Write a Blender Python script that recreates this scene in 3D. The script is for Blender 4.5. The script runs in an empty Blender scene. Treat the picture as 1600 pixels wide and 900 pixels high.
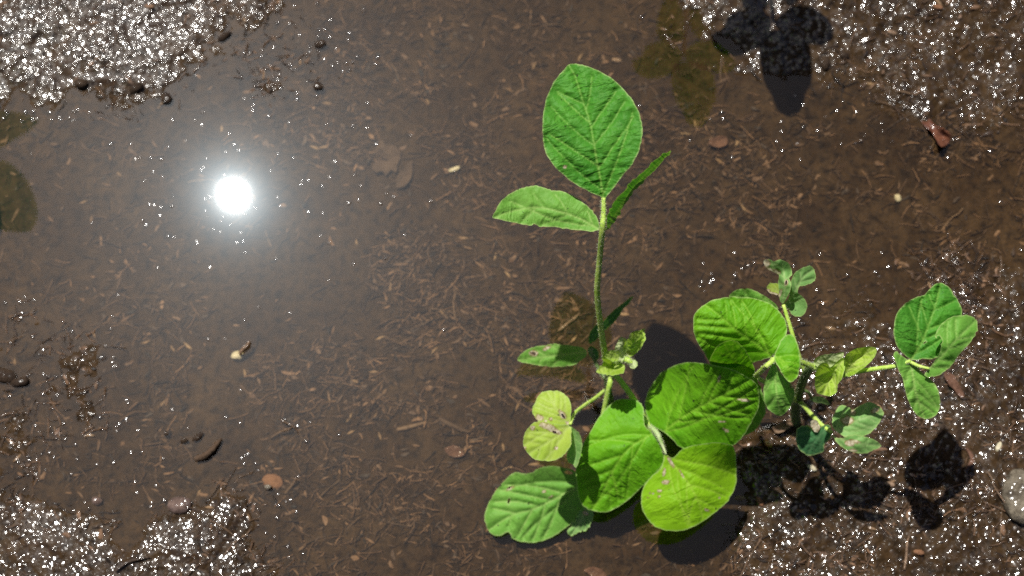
import bpy, math, random
import numpy as np
from mathutils import Vector, Matrix
from mathutils.geometry import delaunay_2d_cdt

random.seed(7)
rng = np.random.default_rng(11)
S = bpy.context.scene
C = S.collection

# ------------------------------------------------------------------ camera geometry
W, HPX, F = 1600.0, 900.0, 2222.0
H = 1.20                                   # camera height above the water
NAD = np.array([875.0, 1064.0])            # where the plumb line under the camera falls in the frame
nd = np.array([NAD[0]-W/2, NAD[1]-HPX/2, F]); nd /= np.linalg.norm(nd)
wz = -nd                                   # world up, in camera axes (x right, y down, z forward)
cx = np.array([1.0, 0, 0]); wx = cx-wz*cx.dot(wz); wx /= np.linalg.norm(wx)
wy = np.cross(wz, wx)
R_CW = np.array([wx, wy, wz])              # camera axes -> world
CAM = np.array([0.0, 0.0, H])


def ray(x, y):
    x = np.asarray(x, float); y = np.asarray(y, float)
    d = np.stack([x-W/2, y-HPX/2, np.full_like(x, F)], -1)
    return d @ R_CW.T


def at(x, y, h=0.0):
    """point of the place seen at photo position x, y and standing h metres above the water"""
    d = ray(x, y)
    h = np.asarray(h, float)
    t = (h-H)/d[..., 2]
    return CAM+d*t[..., None]


rs = ray(365, 305); rs = rs/np.linalg.norm(rs)
SUN = np.array([rs[0], rs[1], -rs[2]])     # towards the sun: its mirror image lies at the bright spot


def from_shadow(x, y, h):
    p = at(x, y, 0.0)
    return p+SUN*(np.asarray(h)/SUN[2])[..., None]


def from_mirror(x, y, h):
    d = ray(x, y)
    p = at(x, y, 0.0)
    r = d*np.array([1, 1, -1.0])
    return p+r*(np.asarray(h)/r[..., 2])[..., None]


# ------------------------------------------------------------------ small helpers
def new_obj(name, me, mat=None, parent=None):
    o = bpy.data.objects.new(name, me); C.objects.link(o)
    if mat is not None: me.materials.append(mat)
    if parent is not None:
        o.parent = parent
        o.matrix_parent_inverse = Matrix.Identity(4)
    return o


def mesh_np(name, verts, faces, smooth=True):
    me = bpy.data.meshes.new(name)
    me.from_pydata([tuple(v) for v in verts], [], [tuple(f) for f in faces])
    if smooth:
        me.polygons.foreach_set('use_smooth', np.ones(len(me.polygons), bool))
    me.update()
    return me


def grid_mesh(name, P, nx, ny):
    """P: (ny*nx,3)"""
    me = bpy.data.meshes.new(name)
    i = np.arange(nx*ny).reshape(ny, nx)
    q = np.stack([i[:-1, :-1], i[:-1, 1:], i[1:, 1:], i[1:, :-1]], -1).reshape(-1, 4)
    me.vertices.add(len(P)); me.vertices.foreach_set('co', P.astype(np.float32).ravel())
    me.loops.add(q.size); me.loops.foreach_set('vertex_index', q.astype(np.int32).ravel())
    me.polygons.add(len(q))
    me.polygons.foreach_set('loop_start', np.arange(0, q.size, 4, dtype=np.int32))
    me.polygons.foreach_set('use_smooth', np.ones(len(q), bool))
    me.update(calc_edges=True); me.validate()
    return me


def attr(me, name, vals):
    a = me.attributes.new(name, 'FLOAT', 'POINT'); a.data.foreach_set('value', np.asarray(vals, np.float32))


def attr3(me, name, vals):
    a = me.attributes.new(name, 'FLOAT_VECTOR', 'POINT'); a.data.foreach_set('vector', np.asarray(vals, np.float32).ravel())


def tag(o, label=None, cat=None, group=None, kind=None):
    if label: o['label'] = label
    if cat: o['category'] = cat
    if group: o['group'] = group
    if kind: o['kind'] = kind
    return o


def empty(name, loc=(0, 0, 0)):
    o = bpy.data.objects.new(name, None); C.objects.link(o); o.location = loc
    o.empty_display_size = 0.02
    return o


_lat = {}
def vnoise(x, y, scale, seed):
    """smooth lattice noise, -1..1"""
    if seed not in _lat:
        _lat[seed] = np.random.default_rng(1000+seed).uniform(-1, 1, (256, 256))
    L = _lat[seed]
    u = x/scale+37.3; v = y/scale+91.7
    iu = np.floor(u).astype(int); iv = np.floor(v).astype(int)
    fu = u-iu; fv = v-iv
    fu = fu*fu*fu*(fu*(fu*6-15)+10); fv = fv*fv*fv*(fv*(fv*6-15)+10)
    a = L[iv % 256, iu % 256]; b = L[iv % 256, (iu+1) % 256]
    c = L[(iv+1) % 256, iu % 256]; d = L[(iv+1) % 256, (iu+1) % 256]
    return (a*(1-fu)+b*fu)*(1-fv)+(c*(1-fu)+d*fu)*fv


def seg_dist(px, py, poly, closed=True):
    d = np.full(px.shape, 1e9)
    n = len(poly)
    for k in range(n if closed else n-1):
        ax, ay = poly[k]; bx, by = poly[(k+1) % n]
        vx, vy = bx-ax, by-ay
        t = np.clip(((px-ax)*vx+(py-ay)*vy)/(vx*vx+vy*vy+1e-12), 0, 1)
        d = np.minimum(d, np.hypot(px-ax-t*vx, py-ay-t*vy))
    return d


def inside(px, py, poly):
    r = np.zeros(px.shape, bool)
    n = len(poly)
    for k in range(n):
        ax, ay = poly[k]; bx, by = poly[(k+1) % n]
        if ay == by: continue
        c = ((ay > py) != (by > py)) & (px < (bx-ax)*(py-ay)/(by-ay)+ax)
        r ^= c
    return r


def sdist(px, py, poly):
    d = seg_dist(px, py, poly)
    return np.where(inside(px, py, poly), d, -d)


def spline(pts, per=6, closed=False):
    P = np.array(pts, float); n = len(P); out = []
    rngk = range(n) if closed else range(n-1)
    for k in rngk:
        if closed:
            p0, p1, p2, p3 = P[(k-1) % n], P[k], P[(k+1) % n], P[(k+2) % n]
        else:
            p1, p2 = P[k], P[k+1]
            p0 = P[k-1] if k > 0 else 2*p1-p2
            p3 = P[k+2] if k+2 < n else 2*p2-p1
        for j in range(per):
            t = j/per
            out.append(0.5*((2*p1)+(-p0+p2)*t+(2*p0-5*p1+4*p2-p3)*t*t+(-p0+3*p1-3*p2+p3)*t**3))
    if not closed: out.append(P[-1])
    return np.array(out)


# ------------------------------------------------------------------ node helpers
class NT:
    def __init__(self, name):
        self.m = bpy.data.materials.new(name); self.m.use_nodes = True
        self.t = self.m.node_tree; self.t.nodes.clear()
        self.out = self.t.nodes.new('ShaderNodeOutputMaterial')

    def n(self, typ, **kw):
        nd_ = self.t.nodes.new('ShaderNode'+typ)
        for k, v in kw.items():
            if k in nd_.inputs.keys() if isinstance(k, str) else False:
                nd_.inputs[k].default_value = v
            else:
                setattr(nd_, k, v)
        return nd_

    def set(self, node, **kw):
        for k, v in kw.items():
            s = node.inputs[k.replace('_', ' ')]
            if hasattr(v, 'is_output'): self.t.links.new(v, s)
            else: s.default_value = v
        return node

    def link(self, a, b): self.t.links.new(a, b)

    def val(self, a, op, b=None, clamp=False):
        m = self.t.nodes.new('ShaderNodeMath'); m.operation = op; m.use_clamp = clamp
        for i, v in enumerate((a, b)):
            if v is None: continue
            if hasattr(v, 'is_output'): self.link(v, m.inputs[i])
            else: m.inputs[i].default_value = v
        return m.outputs[0]

    def mix(self, fac, a, b, blend='MIX'):
        m = self.t.nodes.new('ShaderNodeMix'); m.data_type = 'RGBA'; m.blend_type = blend
        for s, v in ((m.inputs[0], fac), (m.inputs[6], a), (m.inputs[7], b)):
            if hasattr(v, 'is_output'): self.link(v, s)
            else: s.default_value = (v if not isinstance(v, tuple) else (*v, 1)) if s is not m.inputs[0] else v
        return m.outputs[2]

    def ramp(self, fac, stops, interp='LINEAR'):
        r = self.t.nodes.new('ShaderNodeValToRGB'); r.color_ramp.interpolation = interp
        e = r.color_ramp.elements
        while len(e) > 1: e.remove(e[-1])
        for i, (p, c) in enumerate(stops):
            if i == 0: e[0].position = p; el = e[0]
            else: el = e.new(p)
            el.color = (*c, 1) if isinstance(c, tuple) else (c, c, c, 1)
        self.link(fac, r.inputs[0])
        return r.outputs[0]

    def noise(self, vec, scale, detail=3, rough=0.5, dist=0.0):
        n = self.t.nodes.new('ShaderNodeTexNoise')
        n.inputs['Scale'].default_value = scale; n.inputs['Detail'].default_value = detail
        n.inputs['Roughness'].default_value = rough; n.inputs['Distortion'].default_value = dist
        if vec is not None: self.link(vec, n.inputs['Vector'])
        return n.outputs[0]

    def pos(self):
        return self.t.nodes.new('ShaderNodeNewGeometry').outputs['Position']

    def objc(self):
        return self.t.nodes.new('ShaderNodeTexCoord').outputs['Object']

    def attr(self, name, out='Fac'):
        a = self.t.nodes.new('ShaderNodeAttribute'); a.attribute_name = name
        return a.outputs[out]

    def bump(self, h, strength, dist, normal=None):
        b = self.t.nodes.new('ShaderNodeBump'); b.inputs['Strength'].default_value = strength
        b.inputs['Distance'].default_value = dist
        self.link(h, b.inputs['Height'])
        if normal is not None: self.link(normal, b.inputs['Normal'])
        return b.outputs[0]


def scale_vec(nt, vec, s):
    m = nt.t.nodes.new('ShaderNodeVectorMath'); m.operation = 'MULTIPLY'
    nt.link(vec, m.inputs[0]); m.inputs[1].default_value = s
    return m.outputs[0]


FILM_IOR = 1.6        # wet silt film


def wet_coat(nt, p, weight, scale, strength, dist, rough=0.13, share=0.5):
    """film of water over grains: finely uneven, so every grain can catch the sun"""
    v = nt.pos()
    vo = nt.t.nodes.new('ShaderNodeTexVoronoi'); vo.feature = 'F1'
    vo.inputs['Scale'].default_value = scale; vo.inputs['Randomness'].default_value = 1.0
    nt.link(v, vo.inputs['Vector'])
    d2 = nt.val(vo.outputs['Distance'], 'POWER', 2.0)
    hs = nt.t.nodes.new('ShaderNodeSeparateColor'); nt.link(vo.outputs['Color'], hs.inputs[0])
    amp = nt.val(nt.val(hs.outputs[0], 'MULTIPLY', 1.1), 'ADD', 0.45)
    h = nt.val(nt.val(d2, 'MULTIPLY', amp), 'MULTIPLY', -1.0)
    h = nt.val(h, 'ADD', nt.val(nt.noise(v, scale*0.45, 2.0, 0.6), 'MULTIPLY', 0.45))
    nrm = nt.bump(h, strength, dist)
    on = nt.val(hs.outputs[1], 'LESS_THAN', share)      # only some grains carry a smooth film
    on = nt.val(nt.val(on, 'MULTIPLY', 0.96), 'ADD', 0.04)
    nt.set(p, Coat_Weight=nt.val(on, 'MULTIPLY', weight), Coat_Roughness=rough, Coat_IOR=FILM_IOR)
    nt.link(nrm, p.inputs['Coat Normal'])


def mud_material():
    nt = NT('wet_mud')
    v = nt.pos()
    sep = nt.t.nodes.new('ShaderNodeSeparateXYZ'); nt.link(v, sep.inputs[0])
    n1 = nt.noise(v, 14, 5, 0.6)
    n2 = nt.noise(v, 120, 4, 0.65)
    n3 = nt.noise(v, 520, 3, 0.6)
    col = nt.ramp(n1, [(0.25, (0.0215, 0.0126, 0.0062)), (0.5, (0.034, 0.0212, 0.0108)), (0.75, (0.050, 0.0325, 0.0180))])
    c2 = nt.ramp(n2, [(0.32, (0.25, 0.26, 0.28)), (0.48, (0.90, 0.88, 0.86)), (0.72, (1.5, 1.42, 1.3))])
    col = nt.mix(0.85, col, c2, 'MULTIPLY')
    c3 = nt.ramp(n3, [(0.3, (0.55, 0.55, 0.55)), (0.6, (1.15, 1.1, 1.08))])
    col = nt.mix(0.7, col, c3, 'MULTIPLY')
    above = nt.val(nt.val(sep.outputs[2], 'SUBTRACT', 0.0002), 'MULTIPLY', 1200.0, True)
    p = nt.n('BsdfPrincipled')
    nt.link(col, p.inputs['Base Color'])
    p.inputs['Roughness'].default_value = 0.31
    nt.link(nt.val(nt.val(above, 'MULTIPLY', nt.val(nt.val(nt.attr('wet'), 'POWER', 2.0), 'MULTIPLY', 0.16)), 'ADD', 0.01), p.inputs['Specular IOR Level'])
    nb = nt.bump(nt.noise(v, 330, 4, 0.65), 0.55, 0.0016)
    nt.link(nb, p.inputs['Normal'])
    wet_coat(nt, p, above, 275.0, 1.0, 0.00105, 0.125, nt.attr('wet'))
    nt.link(p.outputs[0], nt.out.inputs[0])
    return nt.m


def water_material():
    nt = NT('puddle_water')
    v = nt.pos()
    fr = nt.t.nodes.new('ShaderNodeFresnel'); fr.inputs['IOR'].default_value = 1.55
    tr = nt.n('BsdfTransparent'); tr.inputs[0].default_value = (0.97, 0.93, 0.81, 1)
    g1 = nt.n('BsdfGlossy'); g1.inputs['Roughness'].default_value = 0.012
    g2 = nt.n('BsdfGlossy'); g2.inputs['Roughness'].default_value = 0.12; g2.inputs['Color'].default_value = (0.70, 0.87, 1.0, 1)
    nrm = nt.bump(nt.noise(v, 9, 2, 0.5), 0.01, 0.004)
    nt.link(nrm, g1.inputs['Normal']); nt.link(nrm, g2.inputs['Normal'])
    g3 = nt.n('BsdfGlossy'); g3.inputs['Roughness'].default_value = 0.29; g3.inputs['Color'].default_value = (0.72, 0.88, 1.0, 1)
    ma = nt.n('MixShader'); ma.inputs[0].default_value = 0.007
    nt.link(g1.outputs[0], ma.inputs[1]); nt.link(g2.outputs[0], ma.inputs[2])
    mg = nt.n('MixShader'); mg.inputs[0].default_value = 0.018
    nt.link(ma.outputs[0], mg.inputs[1]); nt.link(g3.outputs[0], mg.inputs[2])
    mx = nt.n('MixShader'); nt.link(fr.outputs[0], mx.inputs[0])
    nt.link(tr.outputs[0], mx.inputs[1]); nt.link(mg.outputs[0], mx.inputs[2])
    nt.link(mx.outputs[0], nt.out.inputs[0])
    return nt.m


def glint_material():
    nt = NT('clear_glint')
    tr = nt.n('BsdfTransparent'); tr.inputs[0].default_value = (0.96, 0.96, 0.95, 1)
    g = nt.n('BsdfGlossy'); g.inputs['Roughness'].default_value = 0.1
    fr = nt.t.nodes.new('ShaderNodeFresnel'); fr.inputs['IOR'].default_value = 1.75
    mx = nt.n('MixShader'); nt.link(fr.outputs[0], mx.inputs[0])
    nt.link(tr.outputs[0], mx.inputs[1]); nt.link(g.outputs[0], mx.inputs[2])
    nt.link(mx.outputs[0], nt.out.inputs[0])
    return nt.m


def litter_material(name, dark, light, attr_name='tone', wet=True):
    nt = NT(name)
    v = nt.pos()
    if attr_name: t = nt.attr(attr_name)
    else:
        oi = nt.t.nodes.new('ShaderNodeObjectInfo'); t = oi.outputs['Random']
    col = nt.mix(t, dark, light)
    n = nt.noise(v, 420, 4, 0.6)
    c2 = nt.ramp(n, [(0.3, (0.45, 0.42, 0.40)), (0.55, (1, 1, 1)), (0.75, (1.25, 1.2, 1.1))])
    col = nt.mix(0.8, col, c2, 'MULTIPLY')
    p = nt.n('BsdfPrincipled'); nt.link(col, p.inputs['Base Color'])
    p.inputs['Roughness'].default_value = 0.6
    p.inputs['Specular IOR Level'].default_value = 0.2
    nt.link(nt.bump(nt.noise(v, 600, 3, 0.6), 0.4, 0.0008), p.inputs['Normal'])
    if wet:
        sep = nt.t.nodes.new('ShaderNodeSeparateXYZ'); nt.link(v, sep.inputs[0])
        above = nt.val(nt.val(sep.outputs[2], 'SUBTRACT', 0.0002), 'MULTIPLY', 1200.0, True)
        wet_coat(nt, p, above, 205.0, 1.0, 0.0014, 0.155)
    nt.link(p.outputs[0], nt.out.inputs[0])
    return nt.m


def leaf_material(name, dark, light, vein, trans=0.30, tcol=None, blister=0.6, rough=0.55, spec=0.16):
    nt = NT(name)
    lc = nt.attr('leafco', 'Vector')
    veinf = nt.attr('vein'); edge = nt.attr('edge'); scar = nt.attr('scar'); rim = nt.attr('scarrim')
    n1 = nt.noise(lc, 38, 4, 0.55)
    n2 = nt.noise(lc, 420, 3, 0.6)
    col = nt.mix(nt.ramp(n1, [(0.30, 0.0), (0.70, 1.0)]), dark, light)
    # network of small veins
    vor = nt.t.nodes.new('ShaderNodeTexVoronoi'); vor.feature = 'DISTANCE_TO_EDGE'
    warp = nt.t.nodes.new('ShaderNodeVectorMath'); warp.operation = 'ADD'
    nz = nt.t.nodes.new('ShaderNodeTexNoise'); nz.inputs['Scale'].default_value = 90
    nt.link(lc, nz.inputs['Vector'])
    sc = scale_vec(nt, nz.outputs['Color'], (0.006, 0.006, 0.0))
    nt.link(scale_vec(nt, lc, (1.0, 1.0, 1.0)), warp.inputs[0]); nt.link(sc, warp.inputs[1])
    nt.link(warp.outputs[0], vor.inputs['Vector']); vor.inputs['Scale'].default_value = 230
    net = nt.ramp(vor.outputs['Distance'], [(0.0, 1.0), (0.11, 0.0)])
    col = nt.mix(nt.val(net, 'MULTIPLY', 0.10), col, vein)
    col = nt.mix(nt.val(nt.ramp(n2, [(0.35, 0.0), (0.75, 1.0)]), 'MULTIPLY', 0.22), col, light)
    col = nt.mix(nt.val(veinf, 'MULTIPLY', 0.75), col, vein)
    col = nt.mix(nt.val(edge, 'MULTIPLY', 0.7), col, (0.36, 0.46, 0.17))
    # specks of dirt
    sp = nt.noise(lc, 300, 1, 0.4)
    spm = nt.ramp(sp, [(0.745, 0.0), (0.765, 1.0)])
    col = nt.mix(nt.val(spm, 'MULTIPLY', 0.8), col, (0.035, 0.045, 0.018))
    tan = nt.ramp(nt.noise(lc, 500, 2, 0.6), [(0.35, (0.36, 0.28, 0.17)), (0.65, (0.62, 0.56, 0.43))])
    col = nt.mix(rim, col, (0.20, 0.13, 0.045))
    col = nt.mix(scar, col, tan)
    # blistered surface between the side veins
    st = scale_vec(nt, lc, (1.5, 0.6, 1.0))
    b1 = nt.noise(st, 120, 2, 0.45, 0.8)
    b2 = nt.noise(lc, 420, 2, 0.5)
    hgt = nt.val(nt.val(b1, 'MULTIPLY', 1.0), 'ADD', nt.val(b2, 'MULTIPLY', 0.25))
    msk = nt.ramp(nt.noise(lc, 45, 2, 0.5), [(0.35, 0.25), (0.65, 1.0)])
    hgt = nt.val(hgt, 'MULTIPLY', msk)
    nrm = nt.bump(hgt, min(1.0, blister*1.1), 0.0075)
    p = nt.n('BsdfPrincipled'); nt.link(col, p.inputs['Base Color'])
    p.inputs['Roughness'].default_value = rough
    p.inputs['Specular IOR Level'].default_value = spec
    p.inputs['Sheen Weight'].default_value = 0.0
    nt.link(nrm, p.inputs['Normal'])
    tl = nt.n('BsdfTranslucent')
    tc = nt.mix(0.9, col, tcol if tcol else (1.9, 2.1, 0.7), 'MULTIPLY')
    nt.link(tc, tl.inputs[0]); nt.link(nrm, tl.inputs['Normal'])
    mx = nt.n('MixShader'); mx.inputs[0].default_value = trans
    nt.link(p.outputs[0], mx.inputs[1]); nt.link(tl.outputs[0], mx.inputs[2])
    nt.link(mx.outputs[0], nt.out.inputs[0])
    return nt.m


def stem_material(name, a, b):
    nt = NT(name)
    v = nt.pos()
    n = nt.noise(v, 160, 3, 0.6)
    col = nt.mix(nt.ramp(n, [(0.35, 0.0), (0.65, 1.0)]), a, b)
    hair = nt.attr('hair')
    col = nt.mix(hair, col, (0.42, 0.46, 0.28))
    p = nt.n('BsdfPrincipled'); nt.link(col, p.inputs['Base Color'])
    p.inputs['Roughness'].default_value = 0.5
    p.inputs['Specular IOR Level'].default_value = 0.3
    p.inputs['Subsurface Weight'].default_value = 0.1
    p.inputs['Subsurface Radius'].default_value = (0.002, 0.003, 0.001)
    nt.link(nt.bump(nt.noise(v, 900, 2, 0.5), 0.3, 0.0006), p.inputs['Normal'])
    nt.link(p.outputs[0], nt.out.inputs[0])
    return nt.m


def stone_material(name, a, b, wet=0.8):
    nt = NT(name)
    v = nt.pos()
    n = nt.noise(v, 130, 5, 0.65)
    col = nt.mix(nt.ramp(n, [(0.35, 0.0), (0.65, 1.0)]), a, b)
    p = nt.n('BsdfPrincipled'); nt.link(col, p.inputs['Base Color'])
    p.inputs['Roughness'].default_value = 0.7
    p.inputs['Specular IOR Level'].default_value = 0.15
    nt.link(nt.bump(nt.noise(v, 300, 5, 0.7), 0.9, 0.0030), p.inputs['Normal'])
    if wet: wet_coat(nt, p, wet, 205.0, 1.0, 0.0013, 0.155)
    nt.link(p.outputs[0], nt.out.inputs[0])
    return nt.m


M_MUD = mud_material()
M_WATER = water_material()
M_GLINT = glint_material()
M_LITTER = litter_material('plant_litter', (0.008, 0.005, 0.0035), (0.215, 0.122, 0.068))
M_HUSK = litter_material('seed_husk', (0.10, 0.055, 0.028), (0.25, 0.16, 0.085), None)
M_TWIG = litter_material('dead_twig', (0.035, 0.022, 0.014), (0.16, 0.10, 0.06), None)
M_FLAKE = litter_material('leaf_flake', (0.055, 0.030, 0.017), (0.16, 0.09, 0.05), None)
M_STONE = stone_material('stone', (0.085, 0.055, 0.045), (0.17, 0.115, 0.095))
M_PALE = stone_material('pale_stone', (0.055, 0.043, 0.030), (0.20, 0.17, 0.125))
M_CLOD = stone_material('mud_clod', (0.022, 0.013, 0.008), (0.042, 0.026, 0.015), 0.3)
M_ORANGE = stone_material('orange_pebble', (0.15, 0.072, 0.037), (0.24, 0.122, 0.066), 0.0)
M_WETLEAF = stone_material('wet_dead_leaf', (0.075, 0.026, 0.014), (0.17, 0.066, 0.036), 1.0)
M_REDLEAF = stone_material('reddish_dead_leaf', (0.085, 0.043, 0.028), (0.16, 0.085, 0.056), 0.2)
M_TANLEAF = stone_material('tan_dead_leaf', (0.14, 0.088, 0.055), (0.27, 0.18, 0.12), 0.2)
M_SILTLEAF = stone_material('silted_leaf', (0.060, 0.037, 0.023), (0.098, 0.063, 0.041), 0.0)
M_CREAM = stone_material('cream_husk', (0.42, 0.36, 0.22), (0.62, 0.56, 0.42), 0.3)

L_MID = leaf_material('leaf_green', (0.036, 0.170, 0.014), (0.075, 0.260, 0.026), (0.22, 0.38, 0.075), 0.28)
L_LIGHT = leaf_material('leaf_light_green', (0.105, 0.275, 0.034), (0.160, 0.355, 0.056), (0.33, 0.47, 0.14), 0.30, blister=0.4)
L_DEEP = leaf_material('leaf_rich_green', (0.080, 0.265, 0.006), (0.140, 0.360, 0.011), (0.27, 0.47, 0.05), 0.32, blister=0.5)
L_LIME = leaf_material('leaf_lime', (0.165, 0.37, 0.007), (0.230, 0.45, 0.012), (0.34, 0.50, 0.06), 0.34, blister=0.36)
L_YEL = leaf_material('leaf_yellowed', (0.28, 0.42, 0.045), (0.38, 0.50, 0.07), (0.46, 0.54, 0.18), 0.36, blister=0.18)
L_SHADED = leaf_material('leaf_shaded_green', (0.030, 0.120, 0.040), (0.060, 0.18, 0.065), (0.14, 0.28, 0.12), 0.22, blister=0.3)  # dark bluish cast of shade put into the leaf colour
L_PALE = leaf_material('leaf_pale_dull', (0.120, 0.275, 0.070), (0.195, 0.36, 0.105), (0.36, 0.48, 0.20), 0.28, blister=0.22)
L_YOUNG = leaf_material('leaf_young', (0.24, 0.40, 0.028), (0.38, 0.52, 0.07), (0.50, 0.56, 0.20), 0.36, blister=0.5)
L_DOWN = leaf_material('leaf_downy', (0.34, 0.43, 0.17), (0.48, 0.54, 0.28), (0.55, 0.60, 0.36), 0.28, blister=0.6)
M_STEM = stem_material('green_stem', (0.27, 0.42, 0.05), (0.43, 0.55, 0.12))
M_STEMD = stem_material('dark_stem', (0.045, 0.085, 0.02), (0.09, 0.14, 0.04))
M_PALESTEM = stem_material('pale_joint', (0.16, 0.28, 0.06), (0.36, 0.42, 0.22))

# ------------------------------------------------------------------ ground and water
x0, x1, y0, y1 = -0.55, 0.48, 0.02, 0.68
STEP = 0.0011


def axis(a, b, step, far):
    core = np.arange(a, b+step/2, step)
    ext = []; s = step; p = 0.0
    while p < far:
        s *= 1.22; p += s; ext.append(p)
    ext = np.array(ext)
    return np.concatenate([(a-ext)[::-1], core, b+ext])


def to_px(P):
    d = (P-CAM) @ R_CW
    return d[..., 0]/d[..., 2]*F+W/2, d[..., 1]/d[..., 2]*F+HPX/2


MUD = [
    ([(-600, -500), (430, -500), (405, 0), (378, 42), (335, 82), (285, 128), (235, 148), (180, 160), (120, 152), (60, 166), (0, 166), (-600, 180)], 1.0, 0),
    ([(1010, -500), (1032, 0), (1055, 40), (1100, 75), (1180, 105), (1300, 118), (1400, 150), (1500, 165), (1600, 178), (2200, 200), (2200, -500)], 0.65, 0),
    ([(1380, 470), (1450, 425), (1520, 415), (1600, 430), (2200, 440), (2200, 1500), (1110, 1500), (1130, 900), (1160, 800), (1140, 720), (1180, 672), (1215, 640), (1235, 560), (1250, 505), (1300, 540), (1340, 490)], 0.75, 0),
    ([(-600, 750), (0, 745), (60, 775), (110, 800), (160, 826), (215, 850), (260, 812), (310, 780), (350, 765), (390, 795), (412, 850), (405, 900), (400, 1500), (-600, 1500)], 0.9, 0),
    ([(-200, 560), (0, 577), (42, 588), (25, 612), (-200, 640)], 0.9, 0),
]
SHALLOW = [
    [(-300, 470), (90, 455), (150, 490), (190, 560), (180, 660), (110, 740), (-300, 760)],
    [(1040, 60), (1250, 120), (1420, 180), (1600, 230), (2000, 260), (2000, 0), (1040, -100)],
    [(1090, 400), (1130, 400), (1135, 460), (1100, 475)],
    [(330, 0), (480, 20), (520, 140), (420, 160), (330, 120)],
    [(1300, 420), (1600, 380), (1600, 480), (1300, 560)],
    [(255, 670), (350, 665), (350, 730), (260, 720)],
]


def ground_z(X, Y, fine=True):
    P = np.stack([X, Y, np.zeros_like(X)], -1)
    px, py = to_px(P)
    # beyond the view the same country goes on
    wob = 16*vnoise(X, Y, 0.035, 1)+9*vnoise(X, Y, 0.014, 2)
    best = np.full(X.shape, -1e9)
    kk = np.ones(X.shape)
    for poly, k, _ in MUD:
        d = sdist(px, py, poly)+wob
        kk = np.where(d > best, k, kk); best = np.maximum(best, d)
    z = np.where(best > 0, 0.0095*kk*(1-np.exp(-best/105.0)), -0.0088*(1-np.exp(best/85.0)))
    sh = np.full(X.shape, -1e9)
    for poly in SHALLOW:
        sh = np.maximum(sh, sdist(px, py, poly)+wob)
    lift = 1/(1+np.exp(-sh/14.0))
    z = np.where(best > 0, z, z*(1-0.86*lift))
    n = (0.0016*vnoise(X, Y, 0.05, 3)+0.0015*vnoise(X, Y, 0.021, 4)+0.0010*vnoise(X, Y, 0.0095, 5)
         + 0.0006*vnoise(X, Y, 0.0048, 6))
    if fine: n = n+0.0003*vnoise(X, Y, 0.0026, 8)
    amp = np.clip(0.55+0.65/(1+np.exp(-best/25.0))+0.25*lift, 0, 1.3)
    return z+n*amp


gx = axis(x0, x1, STEP, 40.0); gy = axis(y0, y1, STEP, 40.0)
GX, GY = np.meshgrid(gx, gy)
core = (GX > -1.4) & (GX < 1.4) & (GY > -0.8) & (GY < 1.6)
GZ = np.full(GX.shape, -0.006)
GZ[core] = ground_z(GX[core], GY[core])
far = ~core
GZ[far] = 0.012*vnoise(GX[far], GY[far], 0.9, 9)-0.001
ground = new_obj('ground', grid_mesh('ground', np.stack([GX.ravel(), GY.ravel(), GZ.ravel()], -1), len(gx), len(gy)), M_MUD)
gpx, gpy = to_px(np.stack([GX.ravel(), GY.ravel(), np.zeros(GX.size)], -1))
wet = 0.42+0.80*np.exp(-((gpx-170)/330)**2-((gpy-40)/230)**2)+0.25*np.exp(-((gpx-180)/300)**2-((gpy-860)/170)**2)+0.30*np.exp(-((gpx-1150)/150)**2-((gpy-20)/120)**2)  # glitter and sheen painted in by area, densest at the upper left
wet = np.where(core.ravel(), wet+0.22*vnoise(GX.ravel(), GY.ravel(), 0.03, 41), 0.4)
attr(ground.data, 'wet', np.clip(wet, 0.06, 1))
tag(ground, 'wet brown mud with bits of plant litter, part of it under shallow water', None, None, 'structure')

wxs = np.concatenate([np.linspace(-40, -0.6, 12), np.linspace(-0.56, 0.5, 40), np.linspace(0.6, 40, 12)])
wys = np.concatenate([np.linspace(-40, -0.05, 12), np.linspace(0.0, 0.7, 30), np.linspace(0.8, 40, 12)])
WX, WY = np.meshgrid(wxs, wys)
water = new_obj('water', grid_mesh('water', np.stack([WX.ravel(), WY.ravel(), np.zeros(WX.size)], -1), len(wxs), len(wys)), M_WATER)
tag(water, 'clear shallow puddle water mirroring the sun', None, None, 'structure')


def gz(x, y):
    return ground_z(np.atleast_1d(np.asarray(x, float)), np.atleast_1d(np.asarray(y, float)))


def on_ground(px, py, lift=0.0):
    p = at(px, py, 0.0)
    z = gz(p[0], p[1])[0]
    for _ in range(3):
        p = at(px, py, z); z = gz(p[0], p[1])[0]
    return np.array([p[0], p[1], z+lift])


# ------------------------------------------------------------------ plant builders
def tps(ctrl):
    """smooth height surface through (x, y, h) control points, h as a share of the camera height"""
    c = np.array(ctrl, float); n = len(c)
    sc = 100.0
    if n == 1:
        return lambda x, y: np.full(np.shape(x), c[0, 2])
    if n == 2:
        d = c[1, :2]-c[0, :2]; L2 = d @ d
        return lambda x, y: c[0, 2]+(c[1, 2]-c[0, 2])*((x-c[0, 0])*d[0]+(y-c[0, 1])*d[1])/L2
    A = np.zeros((n+3, n+3)); b = np.zeros(n+3)
    d = np.hypot(c[:, None, 0]-c[None, :, 0], c[:, None, 1]-c[None, :, 1])/sc
    K = np.where(d > 0, d*d*np.log(d+1e-12), 0)
    A[:n, :n] = K+np.eye(n)*1e-3; A[:n, n] = 1; A[:n, n+1] = c[:, 0]/sc; A[:n, n+2] = c[:, 1]/sc
    A[n:, :n] = A[:n, n:].T; b[:n] = c[:, 2]
    w = np.linalg.solve(A, b)

    def f(x, y):
        x = np.asarray(x, float); y = np.asarray(y, float)
        r = np.hypot(x[..., None]-c[:, 0], y[..., None]-c[:, 1])/sc
        k = np.where(r > 0, r*r*np.log(r+1e-12), 0)
        return k @ w[:n]+w[n]+w[n+1]*x/sc+w[n+2]*y/sc
    return f


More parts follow.
